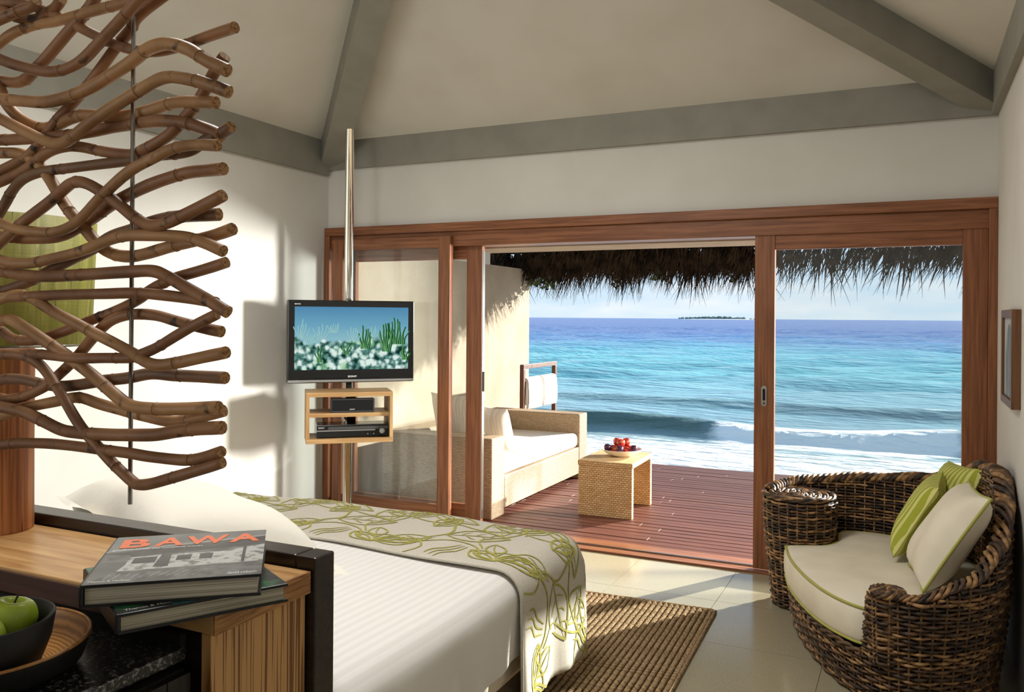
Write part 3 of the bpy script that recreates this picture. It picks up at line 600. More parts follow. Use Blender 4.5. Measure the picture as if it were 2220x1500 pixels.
obj('volume_knob', G().lathe([(0, .014), (.016, .014), (.019, .010), (.019, 0)], 24), MT['silver'], dv, loc=(.195, -.085, .042), rot=(R(90), 0, 0))
for bx_ in (.10, .14): obj('button', G().lathe([(0, .004), (.004, .004), (.004, 0)], 12), MT['silver'], dv, loc=(bx_, -.085, .024), rot=(R(90), 0, 0))
lettering('maker_name', 'SONY', .04, MT['wtext'], dv, (-.225, -.0875, .066), (R(90), 0, 0), .008)
for fx in (-.2, .2): boxo('foot', (fx-.02, fx+.02, -.06, .06, 0, .006), MT['matt'], dv)

# ------------------------------------------------------------------ bed
bd = empty('bed', (-2.28, 2.42, 0), label='wide low bed with white striped sheet and dark base', cat='bed')
bx0, bx1, by0, by1 = -3.27+2.28, -1.285+2.28, 1.45-2.42, 3.40-2.42
boxo('base', (bx0+.10, bx1-.10, by0, by1-.10, .0215, .17), MT['darkwood'], bd, .01)
for fx_, fz_ in ((bx0+.2, 0), (bx1-.2, .0185)):      # the far feet stand on the tiles, the near ones on the rug
    for fy_ in (by0+.7, by1-.25): boxo('foot', (fx_-.04, fx_+.04, fy_-.04, fy_+.04, fz_, .024), MT['darkwood'], bd)
boxo('box_spring', (bx0+.05, bx1-.05, by0, by1-.05, .17, .34), MT['cream'], bd, .03, )
def sheet_mat():
    m = mat('striped_sheet', lin(232, 230, 226), .75, .15, bump=((7, 7, 7), .12, .01)); N = m.node_tree.nodes; L = m.node_tree.links; b = N['Principled BSDF']
    tc = N.new('ShaderNodeTexCoord'); w = N.new('ShaderNodeTexWave'); w.bands_direction = 'X'; w.inputs['Scale'].default_value = 9; L.new(tc.outputs['Object'], w.inputs[0])
    r_ = N.new('ShaderNodeMapRange'); r_.inputs[1].default_value = .3; r_.inputs[2].default_value = .7; L.new(w.outputs['Fac'], r_.inputs[0])
    mx = N.new('ShaderNodeMixRGB'); L.new(r_.outputs[0], mx.inputs[0]); mx.inputs[1].default_value = (*lin(236, 234, 230), 1); mx.inputs[2].default_value = (*lin(226, 223, 218), 1); L.new(mx.outputs[0], b.inputs['Base Color'])
    r2 = N.new('ShaderNodeMapRange'); r2.inputs[3].default_value = .42; r2.inputs[4].default_value = .85; L.new(r_.outputs[0], r2.inputs[0]); L.new(r2.outputs[0], b.inputs['Roughness']); return m
TOP = .585
def bed_profile(zlow, grow=0.0, n=14):
    """cross-section in x,z from the left hem over the top to the right hem"""
    r = .10; xa, xb = bx0-grow, bx1+grow; zt = TOP+grow; P = []
    for i in range(8): P.append((xa, zlow+(zt-r-zlow)*i/8))
    for i in range(9): a = PI-PI/2*i/8; P.append((xa+r+r*math.cos(a), zt-r+r*math.sin(a)))
    for i in range(1, 24): t = i/24; P.append((xa+r+(xb-xa-2*r)*t, zt+.018*math.sin(PI*t)))
    for i in range(9): a = PI/2-PI/2*i/8; P.append((xb-r+r*math.cos(a), zt-r+r*math.sin(a)))
    for i in range(1, 9): P.append((xb, zt-r-(zt-r-zlow)*i/8))
    return P
BP = bed_profile(.285); npf = len(BP)
def sheet_fn(a, b):
    i = a*(npf-1); k = min(int(i), npf-2); f_ = i-k; x = BP[k][0]*(1-f_)+BP[k+1][0]*f_; z = BP[k][1]*(1-f_)+BP[k+1][1]*f_
    y_ = by0+(by1-by0)*b; drop = max(0, (TOP-.06-z))/.3
    x += math.copysign(1, x)*.012*drop*(math.sin(y_*13)+.6*math.sin(y_*29+1)); z += .006*math.sin(x*5+y_*4)*(1-min(1, drop))
    if z > TOP-.12 and b > .93: z -= (TOP*.12)*((b-.93)/.07)**2.2*.6
    if drop > .95: z += .03*(1-b)
    return (x, y_, z)
shg = G(); shg.grid(sheet_fn, npf-1, 60)
# close the foot end
end = [shg.v[i*61+60] for i in range(npf)]; b_ = len(shg.v); shg.v += end; shg.f.append(tuple(range(b_, b_+npf))); shg.m.append(0)
obj('sheet', shg, sheet_mat(), bd, smooth=True)
# runner with printed leaves
run = empty('bed_runner', (-2.28, 3.10, 0), label='beige bed runner with green leaf line print across the foot of the bed', cat='blanket')
RP = bed_profile(.10, .014); nr_ = len(RP)
RW0, RW1 = 2.775-3.10, 3.432-3.10
arc = [0]
for i in range(1, nr_): arc.append(arc[-1]+math.hypot(RP[i][0]-RP[i-1][0], RP[i][1]-RP[i-1][1]))
ALEN = arc[-1]
def run_pt(u, v, lift=0):
    """u arc length from the left hem, v 0..1 across the strip"""
    u = max(0, min(ALEN, u)); k = int(np.searchsorted(arc, u))-1; k = max(0, min(nr_-2, k)); f_ = (u-arc[k])/(arc[k+1]-arc[k])
    x = RP[k][0]*(1-f_)+RP[k+1][0]*f_; z = RP[k][1]*(1-f_)+RP[k+1][1]*f_
    tx, tz = RP[k+1][0]-RP[k][0], RP[k+1][1]-RP[k][1]; l_ = math.hypot(tx, tz); nx, nz = -tz/l_, tx/l_
    y_ = RW0+(RW1-RW0)*v; drop = max(0, TOP-.05-z)/.45
    x += math.copysign(1, x)*drop*(.014*math.sin(v*9+1)+.02*v+.008*math.sin(v*23)); y_ += drop*.03*(v-.3)
    z += .004*math.sin(x*9+v*5)*(1-min(drop*4, 1))
    if v > .9 and drop < .2: z -= .05*((v-.9)/.1)**2
    return (x+nx*lift, y_, z+nz*lift)
rg = G()
us = [ALEN*i/90 for i in range(91)]
rg.grid(lambda a, b: run_pt(a*ALEN, b), 110, 22)
MT['runner'] = mat('runner_cloth', lin(202, 196, 183), .85, .1, layers=[(lin(192, 185, 171), (160, 160, 160), .4, .65, 2)], bump=((350, 350, 350), .15, .002))
rc = obj('cloth', rg, MT['runner'], run, smooth=True); sd = rc.modifiers.new('thickness', 'SOLIDIFY'); sd.thickness = .007; sd.offset = -1
obj('hem', G().tube([run_pt(ALEN*i/110, 0) for i in range(111)], .0065, 6), MT['runner'], run, smooth=True)
pr = G()
def ribbon(pts, w0, w1=None, taper=True, per=5):
    """flat printed line in (u, metres across) space"""
    P = spline(pts, per); n = len(P); w1 = w0 if w1 is None else w1; b = len(pr.v); ok = []
    for i, p in enumerate(P):
        d = P[min(i+1, n-1)]-P[max(i-1, 0)]; l_ = np.hypot(*d)+1e-9; nn = np.array([-d[1], d[0]])/l_; t = i/(n-1)
        w = 1.25*(w0*(1-t)+w1*t)*((.35+.65*math.sin(PI*min(max(t, .04), .96))) if taper else 1)/2
        for s_ in (-1, 1):
            q = p+nn*w*s_; v = q[1]/(RW1-RW0+.0); pr.v.append(run_pt(q[0], min(max(v, 0), 1), .0022)); ok.append(-.0 <= v <= 1.0)
    for i in range(n-1):
        if all(ok[2*i:2*i+4]): pr.f.append((b+2*i, b+2*i+1, b+2*i+3, b+2*i+2)); pr.m.append(0)
def leaf(c, ang, L_, W_, kind=0, w=.0075):
    W_ *= 1.35; L_ *= 1.12; ca, sa = math.cos(ang), math.sin(ang)
    def T(x, y_): return (c[0]+ca*x-sa*y_, c[1]+sa*x+ca*y_)
    up = [T(0, 0), T(L_*.22, W_*.36), T(L_*.5, W_*.5), T(L_*.8, W_*.26), T(L_, 0)]; dn = [T(0, 0), T(L_*.22, -W_*.36), T(L_*.5, -W_*.5), T(L_*.8, -W_*.26), T(L_, 0)]
    ribbon(up, w, w, False); ribbon(dn, w*.7, w*1.3, False)
    if kind == 0:
        ribbon([T(L_*.06, W_*.02), T(L_*.5, W_*.17), T(L_*.93, .0)], w*1.0); ribbon([T(L_*.06, -W_*.02), T(L_*.5, -W_*.20), T(L_*.93, -.0)], w*1.5)
    elif kind == 1:
        ribbon([T(-L_*.1, 0), T(L_*.5, W_*.02), T(L_*.95, 0)], w*.8)
        for k in (.22, .45, .68): ribbon([T(L_*k, .0), T(L_*(k+.07), W_*.2), T(L_*(k+.16), W_*.42*(1.1-k))], w*.7)
        for k in (.3, .55): ribbon([T(L_*k, .0), T(L_*(k+.08), -W_*.2), T(L_*(k+.17), -W_*.42*(1.1-k))], w*.7)
    else:
        ribbon([T(L_*.05, 0), T(L_*.45, -W_*.1), T(L_*.9, W_*.05)], w*.7)
def waves(c, L_, n=3, ang=0):
    ca, sa = math.cos(ang), math.sin(ang)
    for k in range(n):
        o_ = k*.032; pts = [(0, o_), (L_*.28, o_+.014), (L_*.6, o_-.010), (L_, o_*.6+.006)]
        ribbon([(c[0]+ca*x-sa*y_, c[1]+sa*x+ca*y_) for x, y_ in pts], .008)
TU = .56; nrep = int(ALEN/TU)+2
for k in range(nrep):
    u0 = ALEN-.62-TU*(k-1)
    leaf((u0+.02, .09), .55, .17, .085, 0, .0085); leaf((u0+.20, .24), -2.6, .2, .09, 1); leaf((u0+.24, .30), .35, .24, .12, 1); leaf((u0+.12, .40), 1.25, .15, .085, 0, .0085)
    leaf((u0+.44, .42), 2.2, .17, .09, 2); leaf((u0+.43, .16), -.5, .15, .075, 0, .0085); leaf((u0+.02, .58), -.25, .24, .08, 2); leaf((u0+.36, .53), .25, .19, .08, 1); leaf((u0-.08, .28), -1.1, .14, .06, 2)
    waves((u0+.33, .03), .17, 3, 1.1); waves((u0-.04, .47), .15, 3, .9); waves((u0+.18, .5), .14, 2, 2.4)
    ribbon([(u0-.1, .12), (u0+.02, .2), (u0+.15, .17), (u0+.28, .24), (u0+.42, .21), (u0+.5, .1)], .006, .008, False)
    ribbon([(u0-.08, .52), (u0+.06, .46), (u0+.2, .47), (u0+.34, .44), (u0+.5, .52)], .006, .008, False)
    ribbon([(u0+.2, .02), (u0+.22, .12), (u0+.17, .22), (u0+.24, .33), (u0+.2, .45)], .006, .009, False)
    ribbon([(u0+.46, .2), (u0+.40, .3), (u0+.46, .4), (u0+.5, .52), (u0+.46, .64)], .006, .008, False)
obj('leaf_print', pr, MT['lime'], run, kind='stuff')
# pillows at the bed head
MT['pillowcase'] = mat('ivory_pillowcase', lin(232, 227, 215), .85, .1, bump=((9, 9, 9), .2, .02))
pillow('bed_pillow', (-1.79, 1.71, .935), .86, .46, .24, (.09, .22, .97), MT['pillowcase'], 'plump ivory pillow with a flanged edge behind the headboard rail', twist=-.06, flange=.09)
pillow('bed_pillow', (-2.70, 1.62, .87), .80, .36, .22, (.0, .6, .8), MT['pillowcase'], 'ivory pillow at the head of the bed, behind the table lamp', flange=.08)

# ------------------------------------------------------------------ headboard and console behind the bed
MT['plank'] = wood('pale_oak_top', lin(204, 162, 108), lin(158, 112, 64), 'x', .35, fine=34, long_=3, spec=.4)
MT['endgrain'] = mat('end_grain', lin(176, 128, 78), .6, layers=[(lin(132, 90, 52), (8, 8, 120), .4, .62, 4, 1.5)])
MT['zebra'] = mat('zebra_veneer', lin(196, 150, 96), .45, .3, layers=[(lin(116, 78, 46), (5, 170, 2.5), .5, .57, 1, .2)])
MT['redbrown'] = wood('shaded_plank_edge', lin(84, 54, 40), lin(58, 36, 27), 'x', .5)  # shade of the plank's near face put into a darker wood colour
hb = empty('headboard', (-2.2, 1.37, 0), label='dark stained headboard frame between the bed and the oak console', cat='headboard')
boxo('top_rail', (-1.10, 1.075, -.015, .045, .985, 1.045), MT['darkwood'], hb, .004)
boxo('post', (1.077, 1.127, -.018, .045, 0, 1.045), MT['darkwood'], hb, .004); boxo('post', (-1.15, -1.10, -.018, .045, 0, 1.045), MT['darkwood'], hb, .004)
boxo('panel', (-1.10, 1.077, .0, .03, .1, .985), MT['darkwood'], hb)
co = empty('console', (-2.2, 1.22, 0), label='oak console with thick plank top and striped side behind the headboard', cat='console')
obj('plank_top', G().box(-1.1, 1.115, -.128, .128, .976, 1.020), MT['plank'], co, bevel=.003)
boxo('plank_edge', (-1.1, .955, -.134, -.128, .974, 1.014), MT['redbrown'], co)
boxo('plank_end', (1.115, 1.119, -.128, .128, .976, 1.019), MT['endgrain'], co)
boxo('body', (-1.08, 1.085, -.11, .12, .02, .976), MT['darkwood'], co)
obj('side_panel', G().box(1.085, 1.108, -.125, .126, .02, .975), MT['zebra'], co, bevel=.002)
# black terrazzo counter with dark cabinet
MT['terrazzo'] = mat('black_terrazzo', lin(26, 26, 27), .28, .45, layers=[(lin(122, 120, 114), (120, 120, 120), .58, .62, 2), (lin(84, 84, 82), (210, 210, 210), .58, .62, 1)])
MT['slat'] = wood('black_stained_slat', lin(44, 38, 34), lin(26, 22, 20), 'z', .4, fine=50)
ctr = empty('counter', (-2.2, .70, 0), label='dark cabinet with a black terrazzo top beside the oak console', cat='counter')
obj('counter_top', G().box(-1.1, 1.062, -.5, .385, .928, .952), MT['terrazzo'], ctr, bevel=.004)
boxo('body', (-1.09, 1.06, -.49, .38, .02, .915), MT['black'], ctr)
boxo('back_strip', (-1.1, 1.06, .372, .385, .952, .9745), MT['black'], ctr)
for i in range(17): boxo('slat', (1.06, 1.078, -.49+i*.0512, -.49+i*.0512+.050, .02, .912), MT['slat'], ctr, .002)

# table lamp
MT['log'] = mat('charred_pine', lin(196, 130, 80), .5, .3, layers=[(lin(136, 80, 46), (48, 48, 1.4), .45, .62, 4, .8), (lin(40, 26, 18), (70, 70, 1.6), .60, .66, 2, .5)], bump=((42, 42, 1.6), .25, .004))
MT['silk'] = mat('green_silk', lin(148, 144, 66), .6, .25, layers=[(lin(116, 114, 46), (30, 30, 2.0), .42, .68, 5), (lin(176, 170, 92), (70, 70, 4), .52, .72, 4), (lin(74, 74, 28), (110, 110, 7), .64, .72, 2)], bump=((8, 8, 300), .2, .002))
lp = empty('table_lamp', (-1.945, 1.276, 1.02), label='table lamp with charred pine log base and green silk drum shade on the console', cat='lamp')
obj('log_base', G().lathe([(0, 0), (.074, 0), (.075, .004), (.074, .2), (.0745, .425), (.07, .43), (0, .43)], 40), MT['log'], lp, smooth=False)
obj('lamp_shade', G().lathe([(.196, .435), (.206, .73), (.203, .73), (.193, .435)], 64), MT['silk'], lp, smooth=True)
obj('shade_ring', G().tube([(.196*math.cos(2*PI*i/48), .196*math.sin(2*PI*i/48), .436) for i in range(48)], .003, 5, closed=True), MT['steel'], lp)
obj('stem', G().tube([(0, 0, .43), (0, 0, .62)], .008, 10), MT['steel'], lp)

# books
MT['cover'] = mat('grey_cover', lin(112, 112, 110), .3, .4, layers=[(lin(84, 84, 82), (9, 9, 9), .4, .65, 4)])
MT['cdark'] = mat('cover_dark', lin(42, 42, 43), .3, .4, layers=[(lin(66, 66, 66), (22, 22, 22), .45, .65, 5)]); MT['clight'] = mat('cover_light', lin(176, 176, 172), .3, .4, layers=[(lin(96, 96, 94), (60, 60, 60), .5, .64, 5)])
MT['cmid'] = mat('cover_mid', lin(104, 104, 103), .3, .4, layers=[(lin(70, 70, 70), (40, 40, 40), .4, .6, 4)]); MT['cwhite'] = mat('cover_white', lin(208, 208, 204), .3, .4)
MT['orange'] = mat('orange_ink', lin(222, 108, 62), .35, .4); MT['board'] = mat('black_board', lin(20, 20, 22), .35, .4)
MT['pages'] = mat('page_block', lin(186, 178, 160), .8, .1, layers=[(lin(132, 124, 108), (2, 2, 900), .45, .62, 2), (lin(150, 142, 126), (1, 1, 330), .5, .6, 1)])
MT['green'] = mat('green_cover', lin(30, 34, 34), .3, .4, layers=[(lin(38, 104, 62), (14, 22, 14), .5, .62, 3), (lin(48, 112, 122), (17, 13, 14), .56, .64, 3), (lin(18, 20, 22), (60, 60, 60), .5, .66, 4)])
def book(name, p0, p1, depth, z, thick, cover, label):
    """p0-p1: the near edge (fore edge pages visible), depth behind it"""
    d = Vector((p1[0]-p0[0], p1[1]-p0[1], 0)); w = d.length; a = math.atan2(d.y, d.x)
    o = empty(name, (p0[0], p0[1], z), a, label=label, cat='book'); c = .0035
    boxo('front_cover', (0, w, 0, depth, thick-c, thick), cover, o, .001); boxo('back_cover', (0, w, 0, depth, 0, c), MT['board'], o, .001)
    obj('spine', G().box(-.004, .004, 0, depth, 0, thick), MT['board'], o, bevel=.003)
    boxo('page_block', (.005, w-.006, .005, depth-.005, c, thick-c), MT['pages'], o)
    boxo('cover_edge', (0, w, -.0012, 0, thick-c-.001, thick-.0003), MT['board'], o); boxo('cover_edge', (0, w, -.0012, 0, 0.0003, c+.001), MT['board'], o)
    return o, w
b2, w2 = book('green_book', (-1.134, .940), (-1.000, 1.184), .30, 1.0205, .0325, MT['green'], 'thick book with a dark green marbled cover lying under the grey book')
lettering('publisher_name', 'Thames & Hudson', .085, MT['cwhite'], b2, (.012, .012, .0327), (0, 0, 0), .009)
b1, w1 = book('grey_book', (-1.211, .932), (-.997, 1.112), .306, 1.0535, .0365, MT['cover'], 'large grey architecture book with orange title lying on the green book')
zt = .0366
def patch(name, pts, m, k): return obj(name, G().add([(x*w1, y_*.306, zt+.00004*k) for x, y_ in pts], [tuple(range(len(pts)))]), m, b1)
patch('print_band', [(0.02, .60), (1, .80), (1, .40), (.02, .40)], MT['cmid'], 1)
patch('print_roof', [(.0, .60), (1, .83), (1, .64), (.17, .50), (.17, .54)], MT['cdark'], 2)
patch('print_wall', [(.17, .34), (.17, .50), (.40, .53), (.72, .52), (.72, .34)], MT['clight'], 3)
patch('print_window', [(.2, .36), (.2, .48), (.34, .49), (.34, .36)], MT['cdark'], 4); patch('print_window', [(.46, .38), (.46, .49), (.55, .49), (.55, .38)], MT['cdark'], 4); patch('print_window', [(.60, .38), (.60, .50), (.68, .50), (.68, .38)], MT['cdark'], 4)
patch('print_pillar', [(.34, .27), (.36, .53), (.42, .53), (.43, .27)], MT['cdark'], 5); patch('print_garden', [(.72, .34), (.72, .52), (1, .64), (1, .34)], MT['clight'], 3); patch('print_pillar', [(.865, .27), (.865, .60), (.885, .61), (.885, .27)], MT['cdark'], 6)
patch('print_floor_light', [(.14, .22), (.17, .34), (1, .36), (1, .27)], MT['clight'], 4); patch('print_floor', [(0, .0), (.14, .22), (1, .27), (1, 0)], MT['cmid'], 3)
patch('print_line', [(.0, .645), (1, .855), (1, .845), (.0, .635)], MT['cwhite'], 6)
for i in range(11): patch('print_joint', [(.12+.055*i, .17), (.125+.055*i, .17), (.10+.05*i, .08), (.095+.05*i, .08)], MT['clight'], 5)
def lets(body, x, y_, w, m, h, rz=0, bold=.012): return lettering('lettering', body, w, m, b1, (x*w1, y_*.306, zt+.0005), (0, 0, rz), h, bold)
for ch, x0, x1 in (('B', .06, .25), ('A', .27, .47), ('W', .47, .76), ('A', .76, .97)): lets(ch, x0, .715, (x1-x0)*w1*.97, MT['orange'], .062, 0, .03)
lets('geoffrey bawa: the complete works', .03, .655, .158, MT['cwhite'], .011); lets('david robson', .80, .035, .048, MT['cwhite'], .012); lets('Thames & Hudson', .02, .03, .066, MT['cwhite'], .010)

# bowls and apples on the counter
MT['blacklac'] = mat('black_lacquer', lin(26, 25, 25), .5, .3, bump=((300, 300, 300), .3, .002)); MT['bamboo'] = mat('spun_bamboo', lin(176, 124, 66), .35, .4, layers=[(lin(128, 84, 42), (14, 14, 14), .4, .66, 6, 2.0)])
def ring_mat():
    m = mat('ringed_bamboo', lin(172, 118, 60), .35, .4); N = m.node_tree.nodes; L = m.node_tree.links; b = N['Principled BSDF']; tc = N.new('ShaderNodeTexCoord')
    w = N.new('ShaderNodeTexWave'); w.wave_type = 'RINGS'; w.rings_direction = 'Z'; w.inputs['Scale'].default_value = 55; w.inputs['Distortion'].default_value = 1.5; L.new(tc.outputs['Object'], w.inputs[0])
    mx = N.new('ShaderNodeMixRGB'); L.new(w.outputs['Fac'], mx.inputs[0]); mx.inputs[1].default_value = (*lin(178, 126, 66), 1); mx.inputs[2].default_value = (*lin(128, 84, 42), 1); L.new(mx.outputs[0], b.inputs['Base Color']); return m
MT['ringed'] = ring_mat()
TRX, TRY, TZ = -1.335, .848, .953
tr_ = empty('bamboo_tray', (TRX, TRY, TZ), label='round tray with black outside and ringed bamboo inside on the terrazzo counter', cat='tray')
obj('shell', G().lathe([(0, 0), (.115, 0), (.148, .018), (.160, .055)], 64), MT['blacklac'], tr_, smooth=True)
obj('rim', G().tube([(.1578*math.cos(2*PI*i/64), .1578*math.sin(2*PI*i/64), .055) for i in range(64)], .0028, 6, closed=True), MT['bamboo'], tr_, smooth=True)
obj('inside', G().lathe([(.1558, .0548), (.143, .022), (.113, .006), (0, .006)], 64), MT['ringed'], tr_, smooth=True)
BWX, BWY = -1.292, .818
bw = empty('black_bowl', (BWX, BWY, TZ+.0065), label='rough black bowl of green apples standing in the bamboo tray', cat='bowl')
obj('shell', G().lathe([(0, 0), (.05, 0), (.085, .025), (.100, .065), (.1055, .10), (.103, .102), (.098, .10), (.092, .066), (.078, .03), (.045, .012), (0, .012)], 56), MT['blacklac'], bw, smooth=True)
MT['apple'] = mat('green_apple_skin', lin(150, 176, 44), .3, .45, layers=[(lin(176, 194, 78), (18, 18, 18), .45, .7, 2), (lin(196, 206, 120), (420, 420, 420), .70, .74, 1)])
ap = [(0, -.030), (.008, -.034), (.020, -.034), (.031, -.022), (.0385, .002), (.037, .018), (.029, .031), (.018, .034), (.010, .030), (.004, .022), (0, .018)]
apple_me = G().lathe([(x, z) for x, z in spline(ap, 3)], 28).mesh('apple_body', [MT['apple']], True)
for i, (ax, ay, az, rx_, ry_, lb_) in enumerate(((.004, .047, .082, -.15, .1, 'upright green apple at the rim of the black bowl towards the books'), (.040, -.030, .080, .25, .25, 'green apple tipped outwards at the rim of the black bowl towards the counter edge'), (-.045, -.02, .078, .1, -.3, 'green apple at the side of the black bowl facing away from the bed'))):
    a_ = empty('green_apple', (BWX+ax, BWY+ay, TZ+.0065+az), label=lb_, cat='apple', group='green apples in the black bowl'); a_.rotation_euler = (rx_, ry_, i)
    obj('body', apple_me, None, a_); obj('stalk', G().tube([(0, 0, .017), (.001, .001, .03), (.004, .002, .042)], [.0014, .0014, .0018], 6), MT['stem'], a_)

# ------------------------------------------------------------------ hanging rattan screen
SY = 1.028
CANES = [  # cane paths in image pixels
 [(510,59),(448,76),(392,97),(336,113),(287,108),(243,93),(194,71),(112,30),(48,8),(0,8)],
 [(487,151),(448,132),(411,108),(366,97),(321,106),(291,123),(239,160),(179,200),(112,222),(56,220),(0,214)],
 [(365,-50),(309,0),(277,32),(213,90),(160,137),(107,155),(43,143),(0,128)],
 [(493,124),(463,160),(430,209),(403,246),(370,291),(336,317),(313,326),(284,334),(224,328),(179,319),(149,319),(107,333),(56,367),(0,391)],
 [(498,274),(474,287),(444,304),(422,325),(392,334),(336,338),(281,346),(213,355),(149,365),(96,374),(53,389),(21,416),(4,442),(-8,470)],
 [(492,198),(463,187),(422,175),(373,168),(336,174),(299,192),(261,220),(209,261),(168,295),(134,310),(97,306),(56,287),(0,257)],
 [(473,224),(433,223),(392,222),(355,226),(317,239),(261,253),(194,251),(157,258),(119,271),(82,276),(49,261),(26,235),(8,198),(-10,170)],
 [(230,-45),(203,-5),(181,23),(150,64),(104,128),(80,155),(60,170),(32,177),(0,175)],
 [(475,293),(440,278),(403,267),(362,264),(328,265),(284,268),(239,274),(194,285),(142,296),(93,300),(37,302),(0,302)],
 [(385,-35),(350,0),(305,38),(284,64),(245,102),(192,175),(149,235),(125,268),(85,318),(53,340),(0,366)],
 [(478,317),(433,315),(392,317),(358,325),(321,347),(284,373),(231,422),(187,463),(149,489),(112,502),(75,502),(37,495),(0,482)],
 [(485,366),(448,368),(403,373),(355,390),(310,411),(261,435),(224,454),(179,482),(131,511),(75,517),(37,515),(0,511)],
 [(478,422),(440,444),(403,467),(366,485),(328,489),(291,474),(254,444),(224,418),(194,399),(164,396),(134,411),(97,440),(52,478),(0,530)],
 [(476,465),(429,468),(373,472),(328,480),(291,493),(243,511),(205,540),(170,558),(120,581),(80,599),(40,617),(0,632)],
 [(490,545),(448,528),(403,515),(358,510),(314,510),(277,512),(235,523),(171,545),(107,560),(64,570),(32,570),(0,562)],
 [(502,496),(467,507),(429,519),(373,535),(328,549),(284,556),(239,550),(209,530),(179,489),(149,448),(112,388),(75,351),(37,332),(0,331)],
 [(486,568),(437,586),(380,605),(334,627),(296,650),(247,673),(190,696),(133,722),(76,738),(30,734),(0,719)],
 [(498,677),(456,650),(399,620),(353,597),(323,587),(281,589),(198,595),(114,599),(57,597),(0,589)],
 [(473,656),(418,648),(342,639),(289,635),(228,637),(152,639),(76,642),(0,645)],
 [(486,764),(437,774),(380,787),(350,791),(323,785),(289,768),(247,747),(209,726),(167,700),(125,677),(84,654),(49,641),(23,640),(0,650)],
 [(467,681),(429,703),(391,726),(342,753),(296,770),(274,776),(228,776),(171,776),(114,770),(57,766),(0,768)],
 [(486,719),(437,709),(380,696),(334,684),(296,681),(266,686),(236,703),(198,738),(160,776),(125,810),(95,840),(57,859),(23,865),(0,863)],
 [(490,819),(437,817),(372,814),(327,810),(281,819),(228,825),(171,834),(125,838),(95,834),(57,823),(23,821),(0,825)],
 [(469,884),(410,886),(342,886),(289,878),(247,852),(213,829),(171,795),(125,757),(84,726),(53,707),(23,694),(0,694)],
 [(486,890),(448,901),(414,910),(372,914),(334,909),(289,897),(258,886),(220,874),(182,863),(152,863),(114,871),(57,884),(0,905)],
 [(488,926),(437,929),(380,935),(334,943),(285,943),(228,941),(171,937),(129,931),(84,912),(46,893),(0,880)],
 [(479,979),(437,992),(399,998),(334,990),(285,981),(228,975),(152,967),(91,962),(38,961),(0,964)],
 [(477,1003),(437,1017),(380,1034),(334,1047),(300,1051),(281,1045),(247,1011),(217,969),(182,924),(144,870),(106,821),(76,787),(46,770),(0,768)],
 [(330,-8),(277,9),(192,28),(117,45),(75,51),(32,70),(0,100)],
 [(139,0),(122,13),(96,28),(70,41),(43,40),(21,28),(0,19)],
 [(75,0),(60,13),(43,23),(21,38),(0,47)],
]
# which canes pass on the near (+) or far (-) side of the steel rod
SIDE = [-1, 1, 1, -1, -1, 1, -1, -1, -1, -1, 1, -1, 1, -1, 1, -1, -1, 1, 1, 1, 1, -1, -1, 1, -1, 1, 1, 1, -1, -1, 1]
# traced image pixels, projected through the camera to metres in the screen's own plane
def pixel_to_plane(px, py, off=0):
    d = _F+_R2*((px-1110)/FPX)-_U2*((py-687)/FPX); k = (SY+off)/d.y; return d.x*k, EYE+d.z*k
RX, RZ0 = pixel_to_plane(283, 1093)
RX = pixel_to_plane(286, 560)[0]
rs = empty('rattan_screen', (RX, SY, RZ0), label='hanging screen of interwoven wavy brown rattan canes on a steel rod', cat='screen')
ROOF = ZC+PIT*(RX-XL) if RX < XM else ZC+PIT*(XR-RX)
obj('rod', G().tube([(0, 0, 0), (0, 0, ROOF-RZ0-.012)], .0037, 12), MT['steel'], rs, smooth=True)
def cane_mat(name, c1, c2, c3): return mat(name, c1, .5, .3, layers=[(c2, (9, 9, 9), .4, .65, 4), (c3, (28, 28, 28), .62, .72, 3)], bump=((60, 60, 60), .15, .002))
CM = [cane_mat('brown_rattan', lin(144, 102, 68), lin(110, 73, 48), lin(56, 40, 29)), cane_mat('honey_rattan', lin(166, 124, 82), lin(132, 94, 60), lin(80, 56, 38)), cane_mat('grey_brown_rattan', lin(120, 88, 62), lin(88, 62, 44), lin(48, 36, 28))]
MT['node'] = mat('rattan_joint', lin(58, 40, 28), .6); MT['cut'] = mat('rattan_cut_end', lin(168, 128, 86), .8, layers=[(lin(120, 86, 56), (200, 200, 200), .45, .6, 2)])
for ci, c in enumerate(CANES):
    x0, y0 = c[-1]; ext = [(2*x0-px, 2*y0-py) for px, py in c[::-1][1:] if px-x0 < 330]
    pts = c+ext[:7]
    dep = -.0155*SIDE[ci]
    W3 = [pixel_to_plane(px, py, dep) for px, py in pts]; P = spline(W3, 5)
    path = [(p[0]-RX, dep+.006*math.sin(i*.23+ci*1.7), p[1]-RZ0) for i, p in enumerate(P)]
    rad = .0099+random.uniform(-.0009, .0012); n = len(path)
    nodes_ = set(); q = random.randint(7, 14)
    while q < n-3: nodes_.add(q); q += random.randint(13, 20)
    rr, rings, pp = [], {}, []
    for i in range(n):
        if i in nodes_:
            a = Vector(path[i]); t = (Vector(path[i+1])-a).normalized()
            for off, f_ in ((-.0022, 1.0), (-.0011, 1.09), (.0006, 1.05), (.0018, .99)): pp.append(a+t*off); rr.append(rad*f_)
            rings[len(pp)-3] = 1
        else: pp.append(Vector(path[i])); rr.append(rad*(1+.015*math.sin(i*.8)))
    g = G().tube(pp, rr, 10, True, 0, 2, rings)
    me = g.mesh('cane', [CM[[0, 0, 1, 2, 0, 1][(ci*5+ci//3) % 6]], MT['node'], MT['cut']])
    me.polygons.foreach_set('use_smooth', [len(p.vertices) == 4 for p in me.polygons])
    obj('cane', me, None, rs)

